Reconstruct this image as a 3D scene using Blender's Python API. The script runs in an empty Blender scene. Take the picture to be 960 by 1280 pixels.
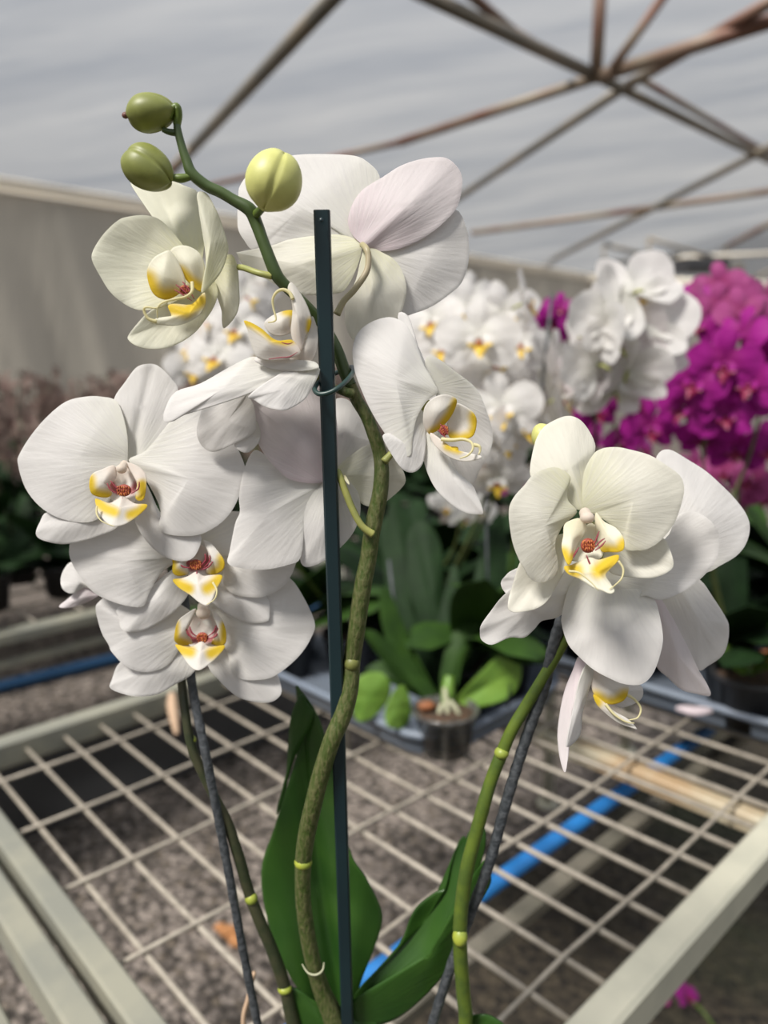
import bpy, bmesh, math, random
from mathutils import Vector, Matrix, noise
random.seed(7)
PI = math.pi
SC = bpy.context.scene
COL = SC.collection

# ------------------------------------------------------------------ camera frame
FPX = 943.76
PT, RL = math.radians(10.522), math.radians(-1.0584)
CAM = Vector((0, 0, 1.35))
_R0 = Vector((1, 0, 0)); _U0 = Vector((0, math.sin(PT), math.cos(PT)))
FWD = Vector((0, math.cos(PT), -math.sin(PT)))
RGT = _R0*math.cos(RL) + _U0*math.sin(RL)
UPV = -_R0*math.sin(RL) + _U0*math.cos(RL)

def W(x, y, d):
    """world point that sits at depth d (metres) along the sight line of x, y"""
    return CAM + (FWD + RGT*((x-480)/FPX) + UPV*((640-y)/FPX))*d
def ON(x, y, z):
    v = FWD + RGT*((x-480)/FPX) + UPV*((640-y)/FPX)
    return CAM + v*((z-CAM.z)/v.z)
# bench lattice (cell 6.2 x 15.9 cm)
YA = math.radians(42.8676); CA, SN = math.cos(YA), math.sin(YA)
OX, OY, SA, SB = -0.73918, 1.12880, 0.062169, 0.158560
EI = Vector((CA, SN, 0)); EJ = Vector((SN, -CA, 0))
BZ = 0.75
def G(i, j, z=BZ):
    p = Vector((OX, OY, z)) + EI*(i*SA) + EJ*(j*SB); p.z = z
    return p

# ------------------------------------------------------------------ materials
def nodes(name):
    m = bpy.data.materials.new(name); m.use_nodes = True
    nt = m.node_tree; nt.nodes.clear()
    out = nt.nodes.new('ShaderNodeOutputMaterial')
    return m, nt, out
def N(nt, t, **kw):
    n = nt.nodes.new(t)
    for k, v in kw.items():
        if k.startswith('i_'):
            n.inputs[k[2:].replace('_', ' ')].default_value = v
        else: setattr(n, k, v)
    return n
def L(nt, a, b): nt.links.new(a, b)
def srgb(r, g, b):
    f = lambda c: (c/255/12.92) if c/255 <= .04045 else ((c/255+.055)/1.055)**2.4
    return (f(r), f(g), f(b), 1)
def mixc(nt, fac, a, b):
    n = nt.nodes.new('ShaderNodeMix'); n.data_type = 'RGBA'
    if isinstance(fac, (int, float)): n.inputs[0].default_value = fac
    else: L(nt, fac, n.inputs[0])
    for s, v in ((6, a), (7, b)):
        if isinstance(v, tuple): n.inputs[s].default_value = v
        else: L(nt, v, n.inputs[s])
    return n.outputs[2]
def ramp(nt, src, lo, hi):
    n = nt.nodes.new('ShaderNodeMapRange'); n.inputs[1].default_value = lo; n.inputs[2].default_value = hi
    L(nt, src, n.inputs[0]); return n.outputs[0]

def simple(name, col, rough=.5, metal=0., col2=None, nscale=30., bump=0., spec=.5, coords='Object', stretch=None):
    m, nt, out = nodes(name)
    b = N(nt, 'ShaderNodeBsdfPrincipled'); b.inputs['Roughness'].default_value = rough
    b.inputs['Metallic'].default_value = metal; b.inputs['Specular IOR Level'].default_value = spec
    b.inputs['Base Color'].default_value = col
    if col2 or bump:
        tc = N(nt, 'ShaderNodeTexCoord'); nz = N(nt, 'ShaderNodeTexNoise'); nz.inputs['Scale'].default_value = nscale
        nz.inputs['Detail'].default_value = 4
        src = tc.outputs[coords]
        if stretch:
            mp = N(nt, 'ShaderNodeMapping'); mp.inputs['Scale'].default_value = stretch
            L(nt, src, mp.inputs[0]); src = mp.outputs[0]
        L(nt, src, nz.inputs['Vector'])
        if col2: L(nt, mixc(nt, ramp(nt, nz.outputs[0], .38, .62), col, col2), b.inputs['Base Color'])
        if bump:
            bp = N(nt, 'ShaderNodeBump'); bp.inputs['Strength'].default_value = bump; bp.inputs['Distance'].default_value = .002
            L(nt, nz.outputs[0], bp.inputs['Height']); L(nt, bp.outputs[0], b.inputs['Normal'])
    L(nt, b.outputs[0], out.inputs[0])
    return m

def petal_mat(name, base, tint, yellow=(0.80, .60, .045, 1), trans=.40, rough=.55, red=(.50, .15, .15, 1), vein=.2):
    """thin living tissue: diffuse + light passing through; yellow pigment where the 'yel' attribute is set"""
    m, nt, out = nodes(name)
    uv = N(nt, 'ShaderNodeUVMap')
    mp = N(nt, 'ShaderNodeMapping'); mp.inputs['Scale'].default_value = (9, 1.6, 1)
    L(nt, uv.outputs[0], mp.inputs[0])
    nz = N(nt, 'ShaderNodeTexNoise'); nz.inputs['Scale'].default_value = 2.2; nz.inputs['Detail'].default_value = 5
    L(nt, mp.outputs[0], nz.inputs['Vector'])
    tc = N(nt, 'ShaderNodeTexCoord')
    n2 = N(nt, 'ShaderNodeTexNoise'); n2.inputs['Scale'].default_value = 260; n2.inputs['Detail'].default_value = 3
    L(nt, tc.outputs['Object'], n2.inputs['Vector'])
    sep = N(nt, 'ShaderNodeSeparateXYZ'); L(nt, uv.outputs[0], sep.inputs[0])
    c = mixc(nt, ramp(nt, sep.outputs[1], .55, .0), base, tint)
    f = ramp(nt, nz.outputs[0], .46, .75)
    c = mixc(nt, f, c, tuple(x*.955 for x in base[:3])+(1,))
    ay = N(nt, 'ShaderNodeAttribute', attribute_name='yel'); ar = N(nt, 'ShaderNodeAttribute', attribute_name='red')
    c = mixc(nt, ay.outputs['Fac'], c, yellow)
    c = mixc(nt, ar.outputs['Fac'], c, red)
    ad = N(nt, 'ShaderNodeMath', operation='MULTIPLY_ADD'); L(nt, n2.outputs[0], ad.inputs[0]); ad.inputs[1].default_value = .35
    L(nt, nz.outputs[0], ad.inputs[2])
    bp = N(nt, 'ShaderNodeBump'); bp.inputs['Strength'].default_value = vein; bp.inputs['Distance'].default_value = .0016
    L(nt, ad.outputs[0], bp.inputs['Height'])
    b = N(nt, 'ShaderNodeBsdfPrincipled'); b.inputs['Roughness'].default_value = rough
    b.inputs['Specular IOR Level'].default_value = .25
    b.inputs['Sheen Weight'].default_value = .15
    L(nt, c, b.inputs['Base Color']); L(nt, bp.outputs[0], b.inputs['Normal'])
    t = N(nt, 'ShaderNodeBsdfTranslucent'); L(nt, c, t.inputs[0]); L(nt, bp.outputs[0], t.inputs['Normal'])
    mx = N(nt, 'ShaderNodeMixShader'); mx.inputs[0].default_value = trans
    L(nt, b.outputs[0], mx.inputs[1]); L(nt, t.outputs[0], mx.inputs[2]); L(nt, mx.outputs[0], out.inputs[0])
    return m

M = {}
M['white'] = petal_mat('white_petal', (.83, .81, .79, 1), (.84, .83, .76, 1))
M['cream'] = petal_mat('cream_petal', (.84, .82, .74, 1), (.80, .79, .60, 1))
M['lemon'] = petal_mat('lemon_cream_petal', (.87, .86, .74, 1), (.83, .82, .58, 1))
M['greenish'] = petal_mat('greenish_petal', (.74, .74, .50, 1), (.62, .66, .30, 1))
M['pink'] = petal_mat('blush_white_petal', (.80, .75, .75, 1), (.78, .68, .71, 1))
M['lobe'] = petal_mat('lip_tissue', (.84, .81, .76, 1), (.84, .76, .69, 1), vein=.1)
M['lobecream'] = petal_mat('cream_lip_tissue', (.86, .84, .72, 1), (.85, .80, .62, 1), vein=.1)
M['tendril'] = petal_mat('tendril_tissue', (.84, .80, .60, 1), (.82, .76, .45, 1), vein=.05)
M['callus'] = simple('orange_callus', (.62, .22, .05, 1), .5, col2=(.26, .03, .02, 1), nscale=1300, bump=.3)
M['callusdark'] = simple('brown_callus_groove', (.30, .05, .03, 1), .6)
M['column'] = petal_mat('column_tissue', (.84, .81, .74, 1), (.82, .72, .62, 1), vein=.05)
M['magenta'] = petal_mat('magenta_petal', (.36, .010, .25, 1), (.22, .005, .10, 1), trans=.3, yellow=(.30, .01, .06, 1))
M['magpale'] = petal_mat('pale_magenta_petal', (.40, .07, .24, 1), (.26, .015, .09, 1), trans=.3, yellow=(.30, .01, .06, 1))
M['maglip'] = simple('crimson_lip', (.22, .005, .05, 1), .45)
M['yellip'] = simple('yellow_lip', (.68, .45, .04, 1), .5)
M['farpink'] = petal_mat('far_pink_petal', (.26, .19, .16, 1), (.22, .12, .11, 1))
M['stem'] = simple('flower_stem_green', (.055, .085, .016, 1), .5, col2=(.125, .13, .05, 1), nscale=520, bump=.6, stretch=(1, 1, .35))
M['stemup'] = simple('young_stem_green', (.060, .095, .025, 1), .42, col2=(.045, .075, .02, 1), nscale=60)
M['stembright'] = simple('bright_stem_green', (.115, .165, .022, 1), .42, col2=(.075, .12, .022, 1), nscale=90, bump=.2)
M['stemdark'] = simple('dark_stem', (.035, .045, .02, 1), .5, col2=(.06, .06, .03, 1), nscale=90)
M['pedicel'] = simple('pedicel_yellow_green', (.38, .38, .11, 1), .45, col2=(.30, .32, .10, 1), nscale=120)
M['pedpink'] = simple('pedicel_blush', (.46, .38, .26, 1), .45, col2=(.36, .32, .17, 1), nscale=60)
M['node'] = simple('node_yellow_green', (.36, .40, .05, 1), .45, col2=(.26, .32, .05, 1), nscale=150)
M['bud'] = simple('bud_green', (.26, .28, .075, 1), .45, col2=(.19, .21, .05, 1), nscale=60, bump=.1)
M['budpale'] = simple('bud_yellow', (.62, .62, .21, 1), .45, col2=(.52, .52, .17, 1), nscale=70, bump=.15)
M['budtip'] = simple('bud_tip_purple', (.16, .06, .05, 1), .5)
def leaf_mat(name, a, b, rough=.3, tr=.12):
    m, nt, out = nodes(name)
    uv = N(nt, 'ShaderNodeUVMap'); mp = N(nt, 'ShaderNodeMapping'); mp.inputs['Scale'].default_value = (18, .8, 1)
    L(nt, uv.outputs[0], mp.inputs[0]); nz = N(nt, 'ShaderNodeTexNoise'); nz.inputs['Scale'].default_value = 2; nz.inputs['Detail'].default_value = 3
    L(nt, mp.outputs[0], nz.inputs['Vector'])
    tc = N(nt, 'ShaderNodeTexCoord'); n2 = N(nt, 'ShaderNodeTexNoise'); n2.inputs['Scale'].default_value = 25
    L(nt, tc.outputs['Object'], n2.inputs['Vector'])
    c = mixc(nt, ramp(nt, n2.outputs[0], .3, .7), a, b)
    bp = N(nt, 'ShaderNodeBump'); bp.inputs['Strength'].default_value = .18; bp.inputs['Distance'].default_value = .002
    L(nt, nz.outputs[0], bp.inputs['Height'])
    s = N(nt, 'ShaderNodeBsdfPrincipled'); s.inputs['Roughness'].default_value = rough; s.inputs['Specular IOR Level'].default_value = .5 if rough < .45 else .2
    L(nt, c, s.inputs['Base Color']); L(nt, bp.outputs[0], s.inputs['Normal'])
    t = N(nt, 'ShaderNodeBsdfTranslucent'); L(nt, c, t.inputs[0])
    mx = N(nt, 'ShaderNodeMixShader'); mx.inputs[0].default_value = tr
    L(nt, s.outputs[0], mx.inputs[1]); L(nt, t.outputs[0], mx.inputs[2]); L(nt, mx.outputs[0], out.inputs[0])
    return m
M['leaf'] = leaf_mat('leaf_dark_green', (.022, .070, .012, 1), (.040, .105, .016, 1))
M['leafunder'] = leaf_mat('leaf_underside', (.014, .045, .012, 1), (.022, .060, .014, 1), .4)
M['leafback'] = leaf_mat('leaf_shaded_mid_green', (.034, .080, .012, 1), (.020, .050, .009, 1), .6)  # green lowered so that leaves standing in shade come out dark
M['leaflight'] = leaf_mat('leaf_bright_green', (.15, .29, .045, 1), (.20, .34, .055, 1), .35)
M['leafdeep'] = leaf_mat('leaf_shaded_deep_green', (.009, .024, .007, 1), (.014, .038, .010, 1), .65)  # deep green, shade among the leaves included in the colour
M['stick'] = simple('dark_green_plastic', (.012, .030, .036, 1), .33, col2=(.010, .024, .030, 1), nscale=20)
M['clip'] = simple('clip_green_plastic', (.022, .050, .045, 1), .35)
M['stake'] = simple('dark_coated_stake', (.040, .046, .052, 1), .5, col2=(.085, .092, .10, 1), nscale=260, bump=.5)
M['wire'] = simple('galvanised_wire', (.40, .355, .29, 1), .55, metal=.0, col2=(.30, .265, .215, 1), nscale=60)
M['rail'] = simple('painted_rail', (.55, .53, .42, 1), .45, col2=(.46, .45, .36, 1), nscale=14, bump=.1)
M['cream_bar'] = simple('cream_bar', (.50, .46, .34, 1), .5, col2=(.40, .28, .16, 1), nscale=9)
M['blue'] = simple('blue_pipe', (.02, .20, .55, 1), .4, col2=(.02, .16, .45, 1), nscale=12)
M['bluedark'] = simple('dark_blue_hose', (.012, .055, .13, 1), .45)
M['tray'] = simple('grey_blue_tray', (.20, .235, .285, 1), .42, col2=(.17, .20, .25, 1), nscale=10)
M['pot'] = simple('dark_pot', (.030, .030, .032, 1), .4)
M['bark'] = simple('bark_mix', (.10, .055, .03, 1), .9, col2=(.035, .025, .018, 1), nscale=90, bump=1)
M['root'] = simple('pale_root', (.42, .42, .28, 1), .6)
M['terra'] = simple('terracotta', (.34, .12, .045, 1), .7, col2=(.20, .08, .035, 1), nscale=60, bump=.5)
M['tube'] = simple('weathered_tube', (.30, .25, .19, 1), .55, metal=.2, col2=(.20, .10, .07, 1), nscale=2.2)
M['tubegrey'] = simple('grey_tube', (.20, .19, .17, 1), .5, metal=.3, col2=(.27, .23, .18, 1), nscale=2)
M['raildim'] = simple('dimmed_grey_rail', (.31, .30, .235, 1), .5, col2=(.24, .24, .20, 1), nscale=14, bump=.1)  # rail paint darkened, the dimmer light on these rails put into the colour
M['beam'] = simple('dull_beam', (.20, .18, .14, 1), .6, col2=(.14, .13, .10, 1), nscale=12)
M['nodeolive'] = simple('olive_node', (.17, .18, .045, 1), .5, col2=(.12, .13, .035, 1), nscale=200)
M['eave'] = simple('eave_profile', (.85, .78, .66, 1), .4)
M['fan'] = simple('dark_equipment', (.05, .05, .055, 1), .5)
M['dry'] = simple('dried_flower', (.50, .25, .10, 1), .8, col2=(.38, .16, .06, 1), nscale=200)
M['drypale'] = simple('dried_pale', (.52, .36, .24, 1), .8)

def clear_pot():
    m, nt, out = nodes('clear_plastic_pot')
    tc = N(nt, 'ShaderNodeTexCoord'); nz = N(nt, 'ShaderNodeTexNoise'); nz.inputs['Scale'].default_value = 70; nz.inputs['Detail'].default_value = 4
    L(nt, tc.outputs['Object'], nz.inputs['Vector'])
    c = mixc(nt, ramp(nt, nz.outputs[0], .42, .6), (.14, .14, .13, 1), (.07, .065, .06, 1))
    s = N(nt, 'ShaderNodeBsdfPrincipled'); s.inputs['Roughness'].default_value = .25; s.inputs['Coat Weight'].default_value = .6
    L(nt, c, s.inputs['Base Color'])
    t = N(nt, 'ShaderNodeBsdfTransparent'); mx = N(nt, 'ShaderNodeMixShader'); mx.inputs[0].default_value = .25
    L(nt, s.outputs[0], mx.inputs[1]); L(nt, t.outputs[0], mx.inputs[2]); L(nt, mx.outputs[0], out.inputs[0])
    return m
M['clearpot'] = clear_pot()

def film_mat(name, col, col2, transp, stretch=(.25, 1.6, 1), sc=1.1):
    m, nt, out = nodes(name)
    tc = N(nt, 'ShaderNodeTexCoord'); mp = N(nt, 'ShaderNodeMapping'); mp.inputs['Scale'].default_value = stretch
    mp.inputs['Rotation'].default_value = (0, 0, .35)
    L(nt, tc.outputs['Object'], mp.inputs[0])
    nz = N(nt, 'ShaderNodeTexNoise'); nz.inputs['Scale'].default_value = sc; nz.inputs['Detail'].default_value = 6; nz.inputs['Roughness'].default_value = .6
    L(nt, mp.outputs[0], nz.inputs['Vector'])
    c = mixc(nt, ramp(nt, nz.outputs[0], .35, .68), col, col2)
    t = N(nt, 'ShaderNodeBsdfTranslucent'); L(nt, c, t.inputs[0])
    d = N(nt, 'ShaderNodeBsdfDiffuse'); L(nt, c, d.inputs[0])
    m1 = N(nt, 'ShaderNodeMixShader'); m1.inputs[0].default_value = .75
    L(nt, d.outputs[0], m1.inputs[1]); L(nt, t.outputs[0], m1.inputs[2])
    tr = N(nt, 'ShaderNodeBsdfTransparent'); m2 = N(nt, 'ShaderNodeMixShader'); m2.inputs[0].default_value = transp
    L(nt, m1.outputs[0], m2.inputs[1]); L(nt, tr.outputs[0], m2.inputs[2]); L(nt, m2.outputs[0], out.inputs[0])
    return m
M['film'] = film_mat('roof_film', (.11, .12, .135, 1), (.24, .24, .235, 1), .44)
M['curtain'] = film_mat('side_curtain', (.52, .49, .42, 1), (.40, .38, .33, 1), .0, (1, 1, .1), 1.2)

def gravel_mat():
    m, nt, out = nodes('gravel_ground')
    tc = N(nt, 'ShaderNodeTexCoord')
    v = N(nt, 'ShaderNodeTexVoronoi'); v.inputs['Scale'].default_value = 46
    L(nt, tc.outputs['Object'], v.inputs['Vector'])
    sep = N(nt, 'ShaderNodeSeparateColor'); L(nt, v.outputs['Color'], sep.inputs[0])
    stone = mixc(nt, sep.outputs[0], (.085, .07, .06, 1), (.36, .305, .265, 1))
    stone = mixc(nt, ramp(nt, sep.outputs[1], .75, 1), stone, (.15, .12, .09, 1))
    gap = ramp(nt, v.outputs['Distance'], .45, .75)
    c = mixc(nt, gap, stone, (.05, .042, .035, 1))
    # worn, mossy, darker soil on the right and an unlinked mask for the back left
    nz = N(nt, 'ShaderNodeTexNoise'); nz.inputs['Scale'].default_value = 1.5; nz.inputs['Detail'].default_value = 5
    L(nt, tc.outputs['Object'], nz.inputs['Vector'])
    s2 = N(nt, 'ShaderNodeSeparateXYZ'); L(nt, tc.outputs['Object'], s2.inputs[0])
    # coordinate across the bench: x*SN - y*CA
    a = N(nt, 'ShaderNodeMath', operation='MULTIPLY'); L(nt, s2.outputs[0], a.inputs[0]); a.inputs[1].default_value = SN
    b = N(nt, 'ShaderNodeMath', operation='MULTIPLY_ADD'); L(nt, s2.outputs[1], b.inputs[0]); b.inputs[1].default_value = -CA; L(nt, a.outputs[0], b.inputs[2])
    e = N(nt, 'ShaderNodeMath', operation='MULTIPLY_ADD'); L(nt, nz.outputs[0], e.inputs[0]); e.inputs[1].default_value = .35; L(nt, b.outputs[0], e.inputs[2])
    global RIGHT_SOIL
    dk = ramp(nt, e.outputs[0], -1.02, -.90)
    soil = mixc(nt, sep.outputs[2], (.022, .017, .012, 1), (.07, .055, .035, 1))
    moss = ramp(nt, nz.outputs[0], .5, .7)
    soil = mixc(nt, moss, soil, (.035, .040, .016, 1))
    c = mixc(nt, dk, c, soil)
    back_mask = N(nt, 'ShaderNodeMath', operation='LESS_THAN'); L(nt, e.outputs[0], back_mask.inputs[0]); back_mask.inputs[1].default_value = -1.72
    bp = N(nt, 'ShaderNodeBump'); bp.inputs['Strength'].default_value = 1; bp.inputs['Distance'].default_value = .02; bp.invert = True
    L(nt, v.outputs['Distance'], bp.inputs['Height'])
    s = N(nt, 'ShaderNodeBsdfPrincipled'); s.inputs['Roughness'].default_value = .9
    L(nt, c, s.inputs['Base Color']); L(nt, bp.outputs[0], s.inputs['Normal']); L(nt, s.outputs[0], out.inputs[0])
    return m
M['gravel'] = gravel_mat()

# ------------------------------------------------------------------ object helpers
def tag(o, label=None, cat=None, group=None, kind=None):
    if label: o['label'] = label
    if cat: o['category'] = cat
    if group: o['group'] = group
    if kind: o['kind'] = kind
    return o
def thing(name, loc, label, cat, group=None):
    o = bpy.data.objects.new(name, None); COL.objects.link(o); o.location = loc; o.empty_display_size = .02
    return tag(o, label, cat, group)
def root_loc(p):
    v = Vector((0, 0, 0))
    while p: v = v + Vector(p.location); p = p.parent
    return v

class MB:
    """collects world-space geometry, links it as one mesh object"""
    def __init__(s): s.v = []; s.f = []; s.mi = []; s.sm = []; s.uv = {}; s.yel = {}; s.red = {}
    def add(s, vs, fs, mi=0, smooth=True):
        o = len(s.v); s.v += [Vector(v) for v in vs]
        for f in fs: s.f.append([o+i for i in f]); s.mi.append(mi); s.sm.append(smooth)
        return o
    def tube(s, pts, rad, seg=8, mi=0, caps=True):
        pts = [Vector(p) for p in pts]; n = len(pts)
        if not hasattr(rad, '__len__'): rad = [rad]*n
        t0 = (pts[1]-pts[0]).normalized()
        ref = Vector((0, 0, 1)) if abs(t0.z) < .9 else Vector((1, 0, 0))
        a = t0.cross(ref).normalized(); vs = []
        for k in range(n):
            t = (pts[min(k+1, n-1)]-pts[max(k-1, 0)])
            t = t.normalized() if t.length > 1e-9 else t0
            a = (a - t*a.dot(t)).normalized(); b = t.cross(a)
            for q in range(seg):
                an = 2*PI*q/seg; vs.append(pts[k]+(a*math.cos(an)+b*math.sin(an))*rad[k])
        fs = []
        for k in range(n-1):
            for q in range(seg):
                q2 = (q+1) % seg; fs.append((k*seg+q, k*seg+q2, (k+1)*seg+q2, (k+1)*seg+q))
        if caps: fs.append(tuple(range(seg))[::-1]); fs.append(tuple((n-1)*seg+q for q in range(seg)))
        s.add(vs, fs, mi); return s
    def boxbar(s, a, b, w, h, up=Vector((0, 0, 1)), mi=0, bev=.12):
        """bar of width w and height h whose top centre line runs a-b, with eased edges"""
        a, b = Vector(a), Vector(b); t = (b-a).normalized(); sd = t.cross(up).normalized(); u = sd.cross(t).normalized()
        e = min(w, h)*bev
        prof = [(-w/2+e, 0), (w/2-e, 0), (w/2, -e), (w/2, -h+e), (w/2-e, -h), (-w/2+e, -h), (-w/2, -h+e), (-w/2, -e)]
        vs = [p+sd*x+u*y for p in (a, b) for x, y in prof]
        fs = [(k, (k+1) % 8, 8+(k+1) % 8, 8+k) for k in range(8)]+[tuple(range(8))[::-1], tuple(range(8, 16))]
        s.add(vs, fs, mi, False); return s
    def lathe(s, c, prof, seg=28, mi=0, axis=None, closed=False):
        c = Vector(c); vs = []
        ax = Vector(axis).normalized() if axis else Vector((0, 0, 1))
        r = Vector((1, 0, 0)) if abs(ax.x) < .8 else Vector((0, 1, 0))
        x = ax.cross(r).normalized(); y = ax.cross(x)
        for (rr, z) in prof:
            for q in range(seg):
                an = 2*PI*q/seg; vs.append(c+(x*math.cos(an)+y*math.sin(an))*rr+ax*z)
        fs = []
        for k in range(len(prof)-1):
            for q in range(seg):
                q2 = (q+1) % seg; fs.append((k*seg+q, k*seg+q2, (k+1)*seg+q2, (k+1)*seg+q))
        s.add(vs, fs, mi); return s
    def ellipsoid(s, c, ax, seg=20, rings=12, mi=0, fn=None):
        """ax: three half-axis vectors, the last is the pole"""
        c = Vector(c); vs = []; fs = []
        for k in range(rings+1):
            th = PI*k/rings
            for q in range(seg):
                an = 2*PI*q/seg; r = fn(th, an) if fn else 1
                vs.append(c+(ax[0]*math.sin(th)*math.cos(an)+ax[1]*math.sin(th)*math.sin(an))*r+ax[2]*math.cos(th)*(r if fn else 1))
        for k in range(rings):
            for q in range(seg):
                q2 = (q+1) % seg; fs.append((k*seg+q, (k+1)*seg+q, (k+1)*seg+q2, k*seg+q2))
        s.add(vs, fs, mi); return s
    def build(s, name, mats, parent=None, origin=None, solid=0.):
        me = bpy.data.meshes.new(name)
        org = root_loc(parent) if parent else Vector((0, 0, 0))
        own = Vector(origin) if origin is not None else org
        me.from_pydata([tuple(v-own) for v in s.v], [], s.f)
        for m in (mats if isinstance(mats, (list, tuple)) else [mats]): me.materials.append(M[m])
        me.polygons.foreach_set('material_index', s.mi); me.polygons.foreach_set('use_smooth', s.sm)
        if s.uv:
            ul = me.uv_layers.new(name='UVMap')
            for lp in me.loops:
                if lp.vertex_index in s.uv: ul.data[lp.index].uv = s.uv[lp.vertex_index]
        for nm, dd in (('yel', s.yel), ('red', s.red)):
            if dd:
                at = me.attributes.new(nm, 'FLOAT', 'POINT')
                for k, val in dd.items(): at.data[k].value = val
        me.update()
        o = bpy.data.objects.new(name, me); COL.objects.link(o)
        if parent: o.parent = parent
        o.location = own-org
        if solid:
            md = o.modifiers.new('thickness', 'SOLIDIFY'); md.thickness = solid; md.offset = 0; o.modifiers.new('shading', 'WEIGHTED_NORMAL').weight = 90
        return o

def smooth_closed(pts, per=5):
    n = len(pts); out = []
    for k in range(n):
        p0, p1, p2, p3 = pts[k-1], pts[k], pts[(k+1) % n], pts[(k+2) % n]
        for q in range(per):
            t = q/per
            out.append(tuple(.5*((2*p1[c])+(-p0[c]+p2[c])*t+(2*p0[c]-5*p1[c]+4*p2[c]-p3[c])*t*t+(-p0[c]+3*p1[c]-3*p2[c]+p3[c])*t**3) for c in (0, 1)))
    return out
def smooth_open(pts, per=6):
    out = []; n = len(pts)
    for k in range(n-1):
        p0, p1, p2, p3 = pts[max(k-1, 0)], pts[k], pts[k+1], pts[min(k+2, n-1)]
        for q in range(per):
            t = q/per
            out.append(tuple(.5*((2*p1[c])+(-p0[c]+p2[c])*t+(2*p0[c]-5*p1[c]+4*p2[c]-p3[c])*t*t+(-p0[c]+3*p1[c]-3*p2[c]+p3[c])*t**3) for c in range(len(p1))))
    out.append(tuple(pts[-1])); return out

def segdist(p, a, b):
    ax, ay = a; bx, by = b; dx, dy = bx-ax, by-ay; l = dx*dx+dy*dy
    t = 0 if l == 0 else max(0, min(1, ((p[0]-ax)*dx+(p[1]-ay)*dy)/l))
    return math.hypot(p[0]-ax-t*dx, p[1]-ay-t*dy)
def polydist(p, pl):
    if None in pl: k = pl.index(None); return min(polydist(p, pl[:k]), polydist(p, pl[k+1:]))
    if len(pl) == 1: return math.hypot(p[0]-pl[0][0], p[1]-pl[0][1])
    return min(segdist(p, pl[k], pl[k+1]) for k in range(len(pl)-1))

def sst(x): x = max(0, min(1, x)); return x*x*(3-2*x)
def patch(mb, outline, base, db, dt, bulge=0., side=0., crease=0., ripple=.6, center=None, rings=9, per=4,
          yel=None, yr=10., red=None, rr=2., mapf=None, mi=0, unit=None):
    """a living surface with the given rim: base->tip depth db->dt, bulge (mm) at its middle towards the viewer,
    side (mm) tilt across, crease (mm) groove along the midline, ripple (mm) waviness of the rim"""
    mapf = mapf or W
    ol = smooth_closed(outline, per); n = len(ol)
    cx = sum(p[0] for p in ol)/n; cy = sum(p[1] for p in ol)/n
    c = center or (cx, cy)
    ax, ay = cx-base[0], cy-base[1]; l = math.hypot(ax, ay) or 1; ax /= l; ay /= l
    T = [(p[0]-base[0])*ax+(p[1]-base[1])*ay for p in ol]; S = [-(p[0]-base[0])*ay+(p[1]-base[1])*ax for p in ol]
    tm = max(T); sm = max(1e-6, max(abs(x) for x in S)); ph = (base[0]*.37+base[1]*.11+cx*.05) % 6.28
    vs = []; uvs = []; ye = []; re = []
    k0 = .001 if unit is None else unit
    def pt(p, r, th):
        t = ((p[0]-base[0])*ax+(p[1]-base[1])*ay)/tm; s_ = (-(p[0]-base[0])*ay+(p[1]-base[1])*ax)/sm
        tt = max(-.3, t)
        d = db+(dt-db)*(tt*tt*.35+tt*.65 if tt > 0 else tt*.65) - bulge*k0*(.35*(1-r*r)+.65*(.5+.5*math.cos(PI*r))) + side*k0*s_
        d += crease*k0*math.exp(-(s_/.16)**2)*(max(0, 1-abs(tt)*.75))
        d += ripple*k0*(r**3)*(math.sin(3*th+ph)+.5*math.sin(7*th+2*ph))
        vs.append(mapf(p[0], p[1], d)); uvs.append((math.atan2(s_*sm, max(.02, tt+.12)*tm), tt))
        ye.append(sst(1.25*(1-polydist(p, yel)/(yr*1.15))) if yel else 0)
        re.append(sst(1.3*(1-polydist(p, red)/(rr*1.6))) if red else 0)
    pt(c, 0, 0)
    for k in range(1, rings+1):
        r = (k/rings)**.85
        for q, p in enumerate(ol):
            pt((c[0]+(p[0]-c[0])*r, c[1]+(p[1]-c[1])*r), r, 2*PI*q/n)
    fs = [(0, 1+(q+1) % n, 1+q) for q in range(n)]
    for k in range(rings-1):
        a = 1+k*n; b = 1+(k+1)*n
        for q in range(n): q2 = (q+1) % n; fs.append((a+q, a+q2, b+q2, b+q))
    o = mb.add(vs, fs, mi)
    for q in range(len(vs)):
        mb.uv[o+q] = uvs[q]
        if yel: mb.yel[o+q] = ye[q]
        if red: mb.red[o+q] = re[q]
    return mb

def wtube(mb, pts, rpx, seg=8, mi=0, per=6):
    """tube through (x, y, depth) points, rpx = radius as seen"""
    if not hasattr(rpx, '__len__'): rpx = [rpx]*len(pts)
    q = smooth_open([tuple(p)+(r,) for p, r in zip(pts, rpx)], per)
    mb.tube([W(a, b, d) for a, b, d, r in q], [max(1e-5, r*d/FPX) for a, b, d, r in q], seg, mi); return mb

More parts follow.
